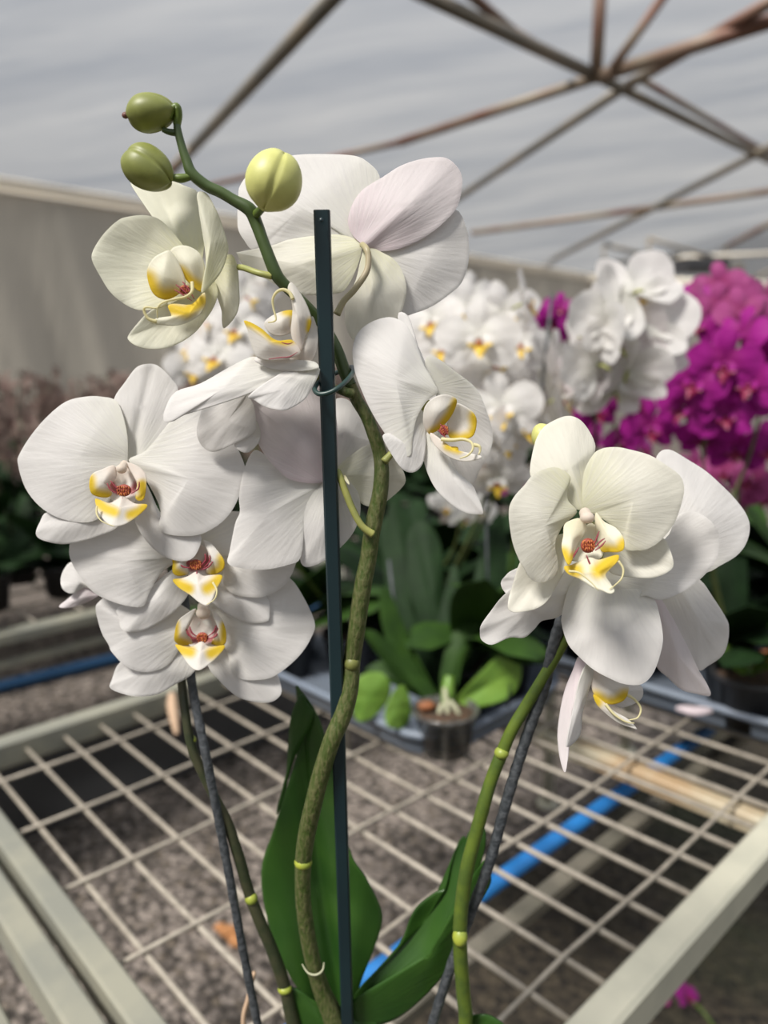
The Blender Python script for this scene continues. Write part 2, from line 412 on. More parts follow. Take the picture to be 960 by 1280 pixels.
# ------------------------------------------------------------------ the greenhouse
def struct(o): o['kind'] = 'structure'; return o
def quad(name, mat, pts, nu=1, nv=1, fn=None):
    a, b, c, d = [Vector(p) for p in pts]; mb = MB(); vs = []
    for v in range(nv+1):
        for u in range(nu+1):
            s, t = u/nu, v/nv; p = (a*(1-s)+b*s)*(1-t)+(d*(1-s)+c*s)*t
            if fn: p = p+fn(s, t, p)
            vs.append(p)
    fs = [(v*(nu+1)+u, v*(nu+1)+u+1, (v+1)*(nu+1)+u+1, (v+1)*(nu+1)+u) for v in range(nv) for u in range(nu)]
    mb.add(vs, fs); return struct(mb.build(name, mat))
quad('floor', 'gravel', [(-14, -4, 0), (18, -4, 0), (18, 22, 0), (-14, 22, 0)])
E0 = Vector((-3.03, 6.45, 2.9)); E1 = Vector((1.3, 11.05, 2.9)); ED = (E1-E0).normalized()
EA = E0-ED*6.5; EB = E0+ED*9.6; ENR = Vector((ED.y, -ED.x, 0))            # ENR points back towards the benches
EC = Vector((11.5, 16.4, 2.9))
def fold(nrm, k, amp=.05):
    def fn(s, t, p):
        q = s*k+t*5.5
        return nrm*(amp*(math.sin(q)+.5*math.sin(q*2.3+1)+.35*math.sin(q*5.1+t*2)))*(1-.75*t)
    return fn
lo = lambda p: Vector((p.x, p.y, 0))
quad('wall_left', 'curtain', [lo(EA), lo(EB), EB, EA], 240, 10, fold(ENR, 130))
quad('wall_back', 'curtain', [lo(EB), lo(EC), EC, EB], 120, 10, fold(Vector((.3, -.95, 0)), 90))
SL = .17
def roofp(along, out, dz=0): p = E0+ED*along+ENR*out; return Vector((p.x, p.y, 2.93+SL*out+dz))
quad('ceiling', 'film', [roofp(-7, 0), roofp(10.5, 0), roofp(10.5, 9), roofp(-7, 9)], 70, 16,
     lambda s, t, p: Vector((0, 0, .035*math.sin(t*9*3.1)*math.sin(s*40)+.03*noise.noise(p*1.3))))
mb = MB(); mb.boxbar(roofp(-7, .02, .0), roofp(10.2, .02, .0), .10, .09); mb.tube([roofp(-7, .08, -.13), roofp(10.2, .08, -.13)], .018)
struct(mb.build('trim_1', 'eave'))
mb = MB(); mb.boxbar(EB+Vector((0, -.05, 0)), EC+Vector((0, -.05, 0)), .10, .10); struct(mb.build('trim_2', 'eave'))
# gable film above the back wall
gb = Vector((EC.x, EC.y, 5.2)); quad('wall_gable', 'film', [EB, EC, gb, EB+Vector((0, 0, .05))], 8, 6)

beams = [((430,-18), (236,190), 3.0, .055, 'tubegrey'), ((236,190), (192,238), 2.96, .05, 'tube'),
         ((262,232), (500,178), 3.0, .032, 'tube'), ((500,178), (745,97), 3.0, .042, 'tube'), ((745,97), (985,20), 3.0, .052, 'tube'),
         ((515,-14), (745,95), 3.02, .048, 'tubegrey'), ((745,95), (985,212), 3.02, .042, 'tubegrey'),
         ((560,-30), (640,38), 3.1, .036, 'tube'), ((640,38), (720,86), 3.1, .034, 'tube'),
         ((560,256), (782,108), 3.04, .046, 'tubegrey'), ((782,108), (985,-10), 3.04, .044, 'tube'),
         ((590,291), (800,262), 3.0, .045, 'tube'), ((800,262), (985,236), 3.0, .045, 'tube'),
         ((676,332), (835,250), 3.0, .05, 'tubegrey'), ((835,250), (985,172), 3.0, .045, 'tubegrey'),
         ((802,100), (985,206), 3.1, .030, 'tube'), ((905,310), (985,268), 3.0, .05, 'tube'),
         ((842,322), (985,316), 2.95, .04, 'eave'), ((930,352), (985,330), 3.0, .05, 'tubegrey')]
n = 3
for a, b, z, r, mt in beams:
    mb = MB(); A_, B_ = ON(a[0], a[1], z), ON(b[0], b[1], z)
    mb.tube([A_, A_.lerp(B_, .5), B_], r*.72, 10); struct(mb.build('trim_%d' % n, mt)); n += 1
hub = ON(745, 95, 3.0)
mb = MB(); mb.tube([hub, hub+Vector((.02, .0, .75))], .036, 10); struct(mb.build('trim_%d' % n, 'tube')); n += 1
mb = MB(); mb.tube([ON(765, 86, 3.0), ON(838, -16, 3.35)], .026, 10); struct(mb.build('trim_%d' % n, 'tube')); n += 1
# ventilation frames hanging at the far end
t = thing('ventilation_frame', ON(800, 335, 2.55), 'dark ventilation equipment in open tube frames hanging under the far roof', 'ventilation')
z = 2.62
for quadp in (((755, 305), (755, 330), (795, 325)), ((755, 305), (810, 320)), ((811, 298), (811, 325), (850, 318)), ((811, 298), (858, 312), (902, 325)), ((902, 325), (928, 330), (926, 352)), ((870, 335), (905, 338), (928, 336))):
    mb = MB(); mb.tube([W(x, y, 9.5) for x, y in quadp], .028, 8); mb.build('frame_tube', 'tubegrey', t)
mb = MB(); mb.boxbar(W(850, 324, 9.4), W(902, 324, 9.6), .30, .16); mb.build('housing', 'fan', t)

# ------------------------------------------------------------------ benches
bench = thing('mesh_bench', G(.2, 6.4, 0), 'cream metal bench with a welded wire mesh top, standing under the orchids', 'bench')
T = .77
def rail(a, b, w, h, mat='rail', parent=bench, name='rail'):
    mb = MB(); mb.boxbar(a, b, w, h); return mb.build(name, mat, parent)
rail(G(.22, .2, T), G(.22, 6.65, T), .027, .040, 'raildim')
rail(G(.0, 6.45, T), G(34, 6.45, T), .036, .045)
rail(G(0, .38, T), G(34, .38, T), .034, .045, 'raildim')
rail(G(34, .2, T), G(34, 6.65, T), .03, .04)
rail(G(12.9, .4, .735), G(12.9, 6.3, .735), .030, .03, 'cream_bar', name='cross_beam')
rail(G(24, .4, .735), G(24, 6.3, .735), .045, .04, 'cream_bar', name='cross_beam')
rail(G(.4, 4.97, .635), G(33.8, 4.97, .635), .026, .02, 'beam', name='lower_beam')
mb = MB()
for i in range(1, 34):
    mb.tube([G(i, .42, BZ-.004+.001*math.sin(i)), G(i+.02*math.sin(i*3), 3.4, BZ-.008), G(i, 6.4, BZ-.004)], .0037, 6)
for j in range(1, 7):
    mb.tube([G(.3, j, BZ)]+[G(i, j+.015*math.sin(i+j), BZ-.003*math.sin(i*.7)) for i in range(3, 33, 3)]+[G(33.8, j, BZ)], .0029, 6)
mb.build('wire_mesh', 'wire', bench)
for i, j in ((.3, 6.3), (.3, .5), (33.6, 6.3), (33.6, .5), (26, .5)):
    mb = MB(); mb.tube([G(i, j, .0), G(i, j, .73)], .018, 10); mb.lathe(G(i, j, 0), [(0, .012), (.035, .010), (.035, 0), (0, 0)], 16); mb.build('leg', 'rail', bench)
nb = thing('mesh_bench', G(-.5, 4, 0), 'narrow pair of grey-green rails of the neighbouring bench in the bottom left corner', 'bench')
rail(G(-.45, 1.0, T), G(-.45, 6.6, T), .030, .040, 'raildim', parent=nb)
rail(G(-1.15, 1.6, T-.07), G(-1.15, 6.6, T-.07), .026, .03, 'raildim', parent=nb)
for j in (1.5, 6.3):
    for i in (-.5, -1.15):
        mb = MB(); mb.tube([G(i, j, 0), G(i, j, .70 if i > -1 else .66)], .012, 8); mb.build('leg', 'rail', nb)
    mb = MB(); mb.tube([G(-.45, j, .66), G(-1.15, j, .66)], .010, 8); mb.build('brace', 'rail', nb)

mb = MB(); mb.tube([G(-.5, 4.68, .645), G(8, 4.66, .645), G(16, 4.70, .645), G(30, 4.74, .645)], .0125, 14)
tag(mb.build('water_pipe', 'blue'), 'bright blue water pipe running beneath the wire mesh of the bench', 'pipe')
a, b = ON(-60, 874, .03), ON(150, 822, .03); dd_ = (b-a)
mb = MB(); mb.tube([a-dd_*1.5, a, b, b+dd_*4], .028, 12)
tag(mb.build('water_pipe', 'bluedark'), 'dark blue pipe lying on the gravel at the far left', 'pipe')

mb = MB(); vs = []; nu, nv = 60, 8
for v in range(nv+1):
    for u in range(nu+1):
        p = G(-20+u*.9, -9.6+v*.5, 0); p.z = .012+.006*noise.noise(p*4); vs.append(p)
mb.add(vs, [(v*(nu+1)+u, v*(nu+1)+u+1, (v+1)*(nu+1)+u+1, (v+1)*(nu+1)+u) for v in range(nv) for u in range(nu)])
tag(mb.build('shade_strip', 'pot', None), 'black strip standing in for shade on the gravel beyond the mesh bench', 'shade strip')  # black strip added to give the ground a shadow-like dark band
far_benches = []
for q, (j0, j1) in enumerate(((-10.4, -3.95), (-20.5, -13.6))):
    fb = thing('mesh_bench', G(5, j0, 0), ['grey bench full of dark foliage across the aisle at the left', 'furthest bench of pink-tinged plants along the grey curtain'][q], 'bench')
    rail(G(-40, j1, .735), G(46, j1, .735), .05, .03, 'raildim', parent=fb); rail(G(-40, j1, .66), G(46, j1, .66), .02, .02, 'raildim', fb, 'lower_rail')
    rail(G(-40, j0, .75), G(46, j0, .75), .04, .05, parent=fb)
    mb = MB()
    for i in range(-40, 47, 2): mb.tube([G(i, j0, .74), G(i, j1, .74)], .004, 4)
    for k in range(1, 7): mb.tube([G(-40, j0+(j1-j0)*k/7, .744), G(46, j0+(j1-j0)*k/7, .744)], .003, 4)
    mb.build('wire_mesh', 'wire', fb)
    for i in (-30, -12, 22, 42):
        for j in (j0, j1):
            mb = MB(); mb.tube([G(i, j, 0), G(i, j, .71)], .02, 8); mb.build('leg', 'rail', fb)

# ------------------------------------------------------------------ trays
def rrect(i0, i1, j0, j1, rad, off, z, seg=6):
    w, h = (i1-i0)*SA/2+off, (j1-j0)*SB/2+off; c = G((i0+i1)/2, (j0+j1)/2, z); rad = rad+off; out = []
    for k, (sx, sy) in enumerate(((1, 1), (-1, 1), (-1, -1), (1, -1))):
        for q in range(seg+1):
            an = k*PI/2+q/seg*PI/2
            out.append(c+EI*(sx*(w-rad)+rad*math.cos(an))+EJ*(sy*(h-rad)+rad*math.sin(an)))
    return out
def tray(i0, i1, j0, j1, label, z=BZ+.004):
    mb = MB(); prof = [(-.012, .0), (-.004, .004), (.0, .012), (.004, .034), (.012, .036), (.014, .040), (.013, .046), (.006, .048), (.000, .044), (-.006, .014), (-.012, .008)]
    rings = [rrect(i0, i1, j0, j1, .07, o, z+h) for o, h in prof]; n = len(rings[0])
    vs = [p for r in rings for p in r]; fs = []
    for k in range(len(rings)-1):
        for q in range(n): q2 = (q+1) % n; fs.append((k*n+q, k*n+q2, (k+1)*n+q2, (k+1)*n+q))
    fs.append(tuple(range(n))[::-1]); fs.append(tuple((len(rings)-1)*n+q for q in range(n)))
    mb.add(vs, fs)
    for q in range(1, 4):                                     # ribs across the floor
        i = i0+(i1-i0)*q/4; mb.tube([G(i, j0+.4, z+.010), G(i, j1-.4, z+.010)], .003, 6)
    return tag(mb.build('plant_tray', 'tray', None, origin=G((i0+i1)/2, (j0+j1)/2, z)), label, 'tray')
tray(8.75, 14.5, .75, 3.78, 'grey-blue plastic tray with a rounded corner, behind the green stick')
tray(15.6, 21.6, 1.3, 6.15, 'grey-blue plastic tray on the right beneath the magenta orchids')
tray(22.2, 28.0, 1.3, 6.15, 'grey-blue tray further back on the bench behind the right-hand tray')
# ------------------------------------------------------------------ the large white orchid in front
STICK_A, STICK_B = W(402.5, 263, .36), W(434.5, 1280, .50)
_sd = (STICK_B-STICK_A); _st = (BZ+.012-STICK_A.z)/_sd.z
STICK_END = STICK_A+_sd*_st
POTC = Vector((STICK_END.x, STICK_END.y, BZ))
orchid = thing('potted_orchid', POTC, 'large white orchid in front with three flower spikes and yellow lips', 'orchid')

def flower(label, centre, ped, pmat, parts, prad=5):
    """ped: pedicel through (x, y, depth); parts: (name, material, outline, base, db, dt, options)"""
    mb = MB(); o0 = W(*centre)
    r = [prad*.8]+[prad*.85]*(len(ped)-2)+[prad]
    wtube(mb, ped, r if len(ped) > 1 else prad, 10)
    f = mb.build('flower', pmat, orchid, origin=o0)
    if label: f['label'] = label
    for nm, mt, ol, base, db, dt, op in parts:
        b = MB(); th = op.pop('th', .0005); lab = op.pop('label', None)
        patch(b, ol, base, db, dt, **op)
        q = b.build(nm, mt, f, solid=th)
        if lab: q['label'] = lab
    return f
def tendril(f, paths, r=1.6, mat='tendril'):
    for p in paths:
        mb = MB(); n = len(p)
        wtube(mb, p, [r*(1.25-.85*k/(n-1)) for k in range(n)], 8); mb.build('tendril', mat, f)
def callus(f, x, y, d, w, h, n=26, seed=1):
    """low plate on the lip carrying upright orange ridges with dark grooves"""
    rnd = random.Random(seed); mb = MB(); k = d/FPX; w *= .85; h *= .85
    mb.ellipsoid(W(x, y, d), (RGT*(w*k), UPV*(h*k), FWD*(-min(w, h)*.35*k)), 20, 10, mi=1)
    m = 6
    for c in range(m):
        u = (c+.5)/m*2-1; hh = h*math.sqrt(1-(u*.85)**2)
        for r in range(3):
            yy = y+(r-1)*hh*.55+rnd.uniform(-1, 1); xx = x+u*w*.85+rnd.uniform(-.5, .5)
            p = W(xx, yy, d)-FWD*(min(w, h)*.36*k)
            mb.ellipsoid(p, (RGT*(w*.10*k), FWD*(w*.14*k), (UPV+RGT*rnd.uniform(-.5, .5)).normalized()*(h*.30*k)), 7, 5)
    mb.build('callus', ['callus', 'callusdark'], f)
def column(f, x, y, d, w, h, dx=0, dy=0, lab=None):
    mb = MB(); rx, ry, rz = RGT*(w*d/FPX), UPV*(h*d/FPX), FWD*(w*d/FPX)
    mb.ellipsoid(W(x, y, d), (rx, ry, rz), 18, 12)
    if dx or dy: wtube(mb, [(x+dx, y+dy, d+.006), (x+dx*.5, y+dy*.5, d+.003), (x, y, d)], [w*.8, w*.8, w*.9], 12)
    mb.build('column', 'column', f)
def stripes(f, segs, d, w=1.3):
    """dark red veins raised a hair above the lip"""
    mb = MB()
    for s in segs: wtube(mb, [(x, y, d) for x, y in s], [w*.6]+[w]*(len(s)-2)+[w*.4] if len(s) > 2 else [w, w*.4], 6, per=3)
    mb.build('lip_vein', 'redvein', f)
M['redvein'] = simple('dark_red_vein', (.26, .03, .05, 1), .5)

# top-left cream flower
d = .372
f = flower('cream flower facing left at the top of the middle spike', (240, 345, d), [(262, 345, d+.012), (280, 338, d+.012), (300, 334, d+.006), (322, 341, d), (340, 345, d)], 'pedicel', [
 ('sepal', 'lemon', [(163,228),(165,218),(178,214),(195,218),(212,224),(230,232),(247,240),(255,262),(256,300),(248,345),(236,345),(215,310),(200,285),(189,269),(176,250),(168,238)], (243,345), d+.004, d+.018, dict(bulge=-3, crease=1.5)),
 ('sepal', 'lemon', [(286,318),(296,330),(299,360),(299,382),(293,397),(281,410),(278,403),(277,388),(272,372),(266,356),(262,338)], (264,335), d+.010, d+.012, dict(bulge=3, side=5)),
 ('sepal', 'lemon', [(160,424),(162,417),(172,404),(184,392),(205,378),(240,355),(262,346),(272,362),(268,382),(255,402),(243,416),(226,428),(206,435),(186,436),(170,432)], (258,352), d+.006, d-.006, dict(bulge=-3, side=-3)),
 ('petal', 'lemon', [(115,325),(117,312),(130,292),(147,276),(160,271),(182,269),(202,276),(224,300),(243,330),(248,350),(228,372),(205,383),(182,388),(165,385),(150,376),(137,364),(125,345)], (245,345), d, d-.006, dict(bulge=-4, crease=-.8, side=-2)),
 ('petal', 'lemon', [(247,241),(258,242),(268,258),(277,280),(284,303),(284.5,316),(278,337),(266,354),(252,366),(256,345),(257,320),(252,285),(248,258)], (256,350), d-.006, d-.004, dict(bulge=2.5, side=5)),
 ('side_lobe', 'lobecream', [(213,315),(218,309),(230,307),(242,311),(251,319),(256,333),(256,352),(252,365),(240,357),(226,342),(216,327)], (248,350), d-.006, d-.009, dict(bulge=3.5, yel=[(226,340),(238,352),(252,362)], yr=11, ripple=.2, label='cream side lobe with yellow lower edge')),
 ('side_lobe', 'lobecream', [(184,342),(186,332),(193,322),(203,316),(213,314),(224,330),(232,352),(228,364),(212,374),(200,373),(191,366),(186,354)], (226,362), d-.008, d-.012, dict(bulge=4, yel=[(184,350),(192,366),(203,373),(216,372)], yr=17, ripple=.2, label='cream side lobe with yellow lower edge')),
 ('lip', 'lobecream', [(210,383),(218,380),(238,381),(248,373),(256,366),(257,380),(250,393),(237,402),(220,407),(200,406),(188,404),(196,398),(214,396)], (255,368), d-.009, d-.016, dict(bulge=2, yel=[(213,386),(232,390),(252,376)], yr=11, ripple=.2, center=(236,393))),
], 4.5)
callus(f, 231, 362, d-.011, 8, 7, seed=2)
stripes(f, [[(220,356),(228,362),(236,370)],[(218,362),(228,368),(240,376)],[(228,352),(236,362),(243,374)]], d-.013, 1)
tendril(f, [[(240,353,d-.014),(240,364,d-.016),(232,371,d-.018),(218,374,d-.019),(204,378,d-.02),(197,385,d-.02),(197,398,d-.018)], [(196,402,d-.017),(185,398,d-.018),(180,388,d-.019),(183,384,d-.02),(196,385,d-.02),(210,380,d-.019)]], 1.8)

# top-centre flower seen from behind
d = .397
f = flower('white flower seen from behind at the top, below the yellow bud', (453, 308, d), [(453,306,d-.003),(458,311,d-.010),(460.5,322,d-.011),(458,340,d-.011),(443,362,d-.011),(430,376,d-.011),(421,393,d-.011)], 'pedpink', [
 ('petal', 'white', [(300,233),(313,217),(347,200),(370,194),(407,193),(443,195),(460,203),(474,219),(475,245),(465,280),(452,305),(433,298),(413,296),(393,297),(370,300),(343,307),(330,309),(315,312),(305,300),(298,287),(297,267),(298,247)], (451,307), d+.003, d+.012, dict(bulge=4, crease=-1)),
 ('petal', 'white', [(566,262),(577,270),(582,283),(586,303),(585,330),(577,353),(563,367),(540,383),(517,392),(500,395),(485,375),(465,340),(453,310),(480,290),(530,270)], (455,309), d+.003, d+.014, dict(bulge=4)),
 ('sepal', 'pink', [(478,222),(500,208),(523,200),(543,197),(558,198),(570,207),(577,220),(577,237),(572,257),(563,270),(547,285),(530,297),(510,307),(490,313),(473,314),(462,310),(452,305),(440,293),(435,277),(440,257),(453,238)], (455,307), d, d+.008, dict(bulge=6, crease=-1.6)),
 ('sepal', 'cream', [(458,308),(480,317),(493,325),(503,340),(508,360),(505,380),(498,397),(480,417),(460,428),(444,427),(435,415),(431,397),(433,377),(445,350),(451,325)], (456,309), d, d+.004, dict(bulge=5, crease=-1)),
 ('sepal', 'cream', [(451,305),(427,294),(393,295),(360,300),(340,307),(300,315),(297,318),(305,332),(330,347),(347,357),(370,367),(390,369),(420,367),(433,360),(447,332)], (452,308), d, d+.008, dict(bulge=4, crease=-1)),
], 4.8)

# centre-left flower in profile with upturned lip
d = .374
f = flower('white flower in profile left of the green stick with its lip turned up', (385, 455, d), [(385,455,d+.006),(395,470,d+.012),(410,482,d+.014),(425,487,d+.015)], 'pedicel', [
 ('petal', 'white', [(312,492),(318,510),(320,535),(312,545),(292,555),(275,563),(262,564),(251,555),(246,540),(250,520),(258,505),(285,480),(320,470)], (345,470), d+.010, d+.026, dict(bulge=3, crease=.6)),
 ('sepal', 'white', [(293,553),(318,525),(326,545),(318,560),(305,566)], (330,530), d+.022, d+.022, dict(bulge=1)),
 ('petal', 'white', [(400,462),(390,485),(380,500),(360,512),(345,512),(330,508),(318,500),(310,496),(325,483),(342,472),(366,459),(385,456)], (390,456), d+.002, d-.012, dict(bulge=2, crease=.5)),
 ('sepal', 'white', [(205,526),(207,510),(220,490),(250,480),(282,462),(305,450),(320,446),(340,452),(366,460),(355,470),(335,480),(312,492),(275,505),(242,515),(225,521),(215,527)], (362,460), d, d-.008, dict(bulge=3, side=3, crease=.8)),
 ('sepal', 'white', [(318,450),(325,446),(345,447),(370,450),(392,452),(398,460),(380,464),(350,463),(330,458)], (392,458), d-.001, d-.004, dict(bulge=1)),
 ('side_lobe', 'lobe', [(330,405),(340,395),(355,389),(368,389),(372,402),(366,414),(352,420),(338,417)], (368,412), d+.001, d+.0, dict(bulge=2.5, yel=[(358,389),(370,392),(370,404)], yr=9, ripple=.2, label='white side lobe with yellow edge')),
 ('side_lobe', 'lobe', [(390,395),(397,415),(396,440),(387,454),(370,456),(360,450),(372,438),(384,418)], (380,450), d, d-.002, dict(bulge=3, ripple=.2)),
 ('lip', 'lobe', [(360,360),(364,353),(373,363),(383,380),(389,398),(387,412),(381,422),(377,438),(368,430),(364,415),(365,400),(366,385),(363,370)], (374,436), d-.004, d-.008, dict(bulge=4, yel=[(387,402),(386,412)], yr=6, ripple=.1)),
 ('side_lobe', 'lobe', [(305,401),(315,404),(328,412),(342,424),(355,427),(364,425),(372,432),(375,442),(360,449),(340,451),(326,449),(318,442),(312,424),(309,411)], (368,444), d-.006, d-.010, dict(bulge=3, yel=[(305,401),(318,406),(331,414),(342,424),(356,427),(364,425)], yr=8, ripple=.1, label='white side lobe with deep yellow rim')),
])
tendril(f, [[(366,374,d-.010),(362,366,d-.010),(354,362,d-.010),(346,365,d-.010),(341,374,d-.009),(342,386,d-.008),(345,398,d-.008),(342,402,d-.008),(335,403,d-.008)]], 2.0)
stripes(f, [[(336,449),(350,447),(362,446),(372,440)],[(352,428),(360,430),(366,428)]], d-.011, .9)

# centre flower from behind, below it
d = .409
f = flower('white flower seen from behind, beneath the plastic clip', (415, 598, d), [(416,592,d-.004),(422,590,d-.012),(430,610,d-.012),(440,635,d-.010),(452,657,d-.008),(466,668,d-.006)], 'pedicel', [
 ('petal', 'white', [(418,500),(435,500),(452,520),(468,548),(475,560),(445,575),(420,590),(408,570),(405,520)], (416,596), d+.004, d+.012, dict(bulge=3)),
 ('petal', 'cream', [(416,590),(440,568),(460,556),(480,553),(493,572),(502,585),(507,600),(500,612),(480,629),(467,634),(450,628),(438,608),(426,597)], (418,598), d+.002, d+.004, dict(bulge=3, crease=-.8)),
 ('petal', 'white', [(318,563),(305,587),(299,620),(300,640),(294,655),(287,690),(285,704),(300,710),(330,712),(360,706),(376,696),(382,650),(398,615),(413,598),(385,600),(355,592),(335,572)], (414,600), d, d-.001, dict(bulge=3, crease=-.8)),
 ('sepal', 'white', [(405,598),(382,620),(372,640),(371,670),(374,692),(378,706),(388,708),(405,701),(425,685),(442,665),(450,643),(449,620),(440,605),(428,595),(415,594)], (415,598), d-.002, d+.004, dict(bulge=4, crease=-.8)),
 ('sepal', 'pink', [(305,490),(307,500),(312,520),(318,543),(330,567),(345,585),(360,598),(378,603),(395,604),(408,601),(416,590),(422,560),(420,520),(410,490),(380,478),(340,474)], (412,600), d-.004, d-.016, dict(bulge=6, crease=-.6)),
], 5.2)
mb = MB(); patch(mb, [(430,594),(433,596),(437,604),(436,606),(431,600)], (430,594), .397, .395, ripple=0, rings=3); mb.build('bract', 'tendril', f, solid=.0006)

# middle-right flower
d = .384
f = flower('white flower facing right beside the clip with a yellow and white lip', (546, 500, d), [(535,500,d+.010),(515,530,d+.016),(495,560,d+.016),(480,577,d+.014)], 'pedicel', [
 ('petal', 'white', [(533,447),(545,447),(570,465),(595,485),(607,510),(616,542),(612,565),(600,587),(590,606),(575,600),(560,585),(550,555),(545,520),(545,492),(533,465)], (547,495), d+.008, d+.018, dict(bulge=-2, side=4, ripple=1)),
 ('sepal', 'white', [(497,396),(510,395),(521,428),(532,455),(548,492),(535,480),(515,450)], (546,492), d+.005, d+.010, dict(bulge=1)),
 ('sepal', 'white', [(530,577),(530,555),(540,530),(556,560),(570,588),(590,606),(597,620),(604,640),(597,643),(580,640),(560,627),(542,607)], (548,545), d+.003, d-.002, dict(bulge=3, crease=.6)),
 ('sepal', 'white', [(512,569),(516,535),(526,512),(532,530),(532,560),(528,580),(518,590),(505,588),(492,572),(478,545),(495,545)], (535,510), d+.003, d-.004, dict(bulge=2, side=-3)),
 ('petal', 'white', [(442,455),(441,435),(447,417),(462,404),(482,397),(497,399),(510,409),(522,435),(530,457),(540,475),(547,490),(533,502),(521,522),(516,545),(513,569),(500,565),(480,540),(462,510),(447,475)], (545,495), d, d+.002, dict(bulge=6, crease=.8, side=3)),
 ('side_lobe', 'lobe', [(571,504),(587,512),(595,522),(595,535),(590,546),(575,550),(562,547),(559,530),(563,514)], (560,545), d+.000, d-.008, dict(bulge=-2, yel=[(594,520),(596,535),(590,546),(576,550),(563,547)], yr=11, ripple=.2, label='white side lobe with yellow rim')),
 ('side_lobe', 'lobe', [(529,520),(532,507),(542,497),(555,493),(567,496),(571,503),(564,520),(551,535),(541,541),(536,542),(530,532)], (545,540), d-.002, d-.010, dict(bulge=4, yel=[(571,502),(563,518),(551,534),(541,541)], yr=9, ripple=.2, label='white side lobe with yellow rim')),
 ('lip', 'lobe', [(538,541),(550,549),(560,558),(572,559),(574,567),(585,570),(601,570),(598,574),(582,577),(565,573),(550,563),(541,553)], (540,545), d-.006, d-.016, dict(bulge=1.5, yel=[(560,558),(573,562)], yr=8, ripple=.1)),
], 5)
callus(f, 555, 538, d-.006, 7, 8, seed=3)
stripes(f, [[(550,530),(556,536),(560,544)],[(547,537),(553,543),(560,549)]], d-.010, .9)
tendril(f, [[(552,549,d-.010),(566,550,d-.013),(579,549,d-.015),(589,553,d-.017),(591,561,d-.018),(585,569,d-.018),(575,573,d-.016)], [(592,556,d-.012),(599,558,d-.013),(600,564,d-.013),(597,570,d-.014)]], 2.1)

# left cluster ------------------------------------------------------
d = .412
f = flower('large white flower facing the viewer, topmost of the left spike', (158, 578, d), [(158,580,d+.006),(168,590,d+.02),(180,610,d+.03),(192,640,d+.038)], 'pedicel', [
 ('sepal', 'white', [(60,640),(93,645),(120,640),(150,600),(160,610),(150,655),(123,670),(100,677),(77,680),(53,675),(45,667),(50,653)], (158,585), d+.004, d+.004, dict(bulge=3)),
 ('sepal', 'white', [(160,585),(180,600),(200,640),(223,665),(250,668),(248,687),(237,700),(217,700),(197,690),(180,672),(168,650),(158,615)], (160,582), d+.004, d+.002, dict(bulge=3)),
 ('sepal', 'white', [(143,498),(157,477),(170,460),(183,455),(197,457),(213,472),(223,490),(214,527),(190,563),(172,577),(157,577),(148,550),(143,520)], (162,578), d+.003, d+.002, dict(bulge=2, crease=2.5)),
 ('petal', 'white', [(22.7,580),(25,567),(40,543),(60,520),(83,502),(107,496),(127,496),(147,503),(158,537),(160,568),(158,582),(150,600),(132,636),(120,650),(100,653),(73,647),(50,633),(32,610)], (160,578), d, d+.003, dict(bulge=5, crease=1, ripple=.8)),
 ('petal', 'white', [(161,575),(183,563),(210,530),(225,512),(257,510),(280,533),(293,553),(306,583),(303,607),(293,633),(277,653),(253,667),(230,670),(207,667),(199,660),(201,640),(194,620),(178,593)], (160,578), d, d-.002, dict(bulge=6, crease=1, ripple=.8)),
 ('side_lobe', 'lobe', [(157,578),(173,583),(182,593),(183,607),(180,623),(173,626),(169,620),(172,607),(166,593)], (170,600), d-.008, d-.010, dict(bulge=2, yel=[(178,606),(180,622),(172,625)], yr=9, ripple=.1, label='white side lobe with yellow edge')),
 ('side_lobe', 'lobe', [(112,600),(116,592),(127,587),(143,582),(145,597),(136,607),(140,617),(133,622),(117,619),(112,611)], (142,600), d-.008, d-.015, dict(bulge=3, yel=[(112,600),(113,612),(120,619),(134,621)], yr=11, ripple=.1, label='white side lobe with yellow edge')),
 ('lip_throat', 'lobe', [(143,585),(158,580),(170,590),(175,607),(170,626),(152,634),(138,622),(136,607),(142,597)], (155,585), d-.003, d-.009, dict(bulge=-3, ripple=0, red=[(136,600),(145,614),(165,614),(172,604)], rr=4)),
 ('lip', 'lobe', [(119,624),(128,627),(137,629),(146,625),(153,620),(161,625),(170,630),(184,631),(178,640),(159,654),(143,658),(133,653),(123,640)], (153,618), d-.010, d-.022, dict(bulge=3, crease=-1.2, yel=[(119,625),(132,636),(143,640),None,(184,631),(174,640),(163,644)], yr=9, ripple=.1, label='yellow lip with a white tip')),
])
column(f, 152, 586, d-.012, 6.5, 6, 4, -6)
callus(f, 155, 613, d-.011, 11, 9, seed=4)
stripes(f, [[(134,604),(138,612),(147,617)],[(138,601),(144,608),(150,613)],[(174,602),(173,611),(164,617)],[(153,622),(153,630),(152,638)]], d-.0125, 1.0)
tendril(f, [[(121,633,d-.02),(121,643,d-.022),(128,652,d-.024),(143,658,d-.024)]], 1.1)

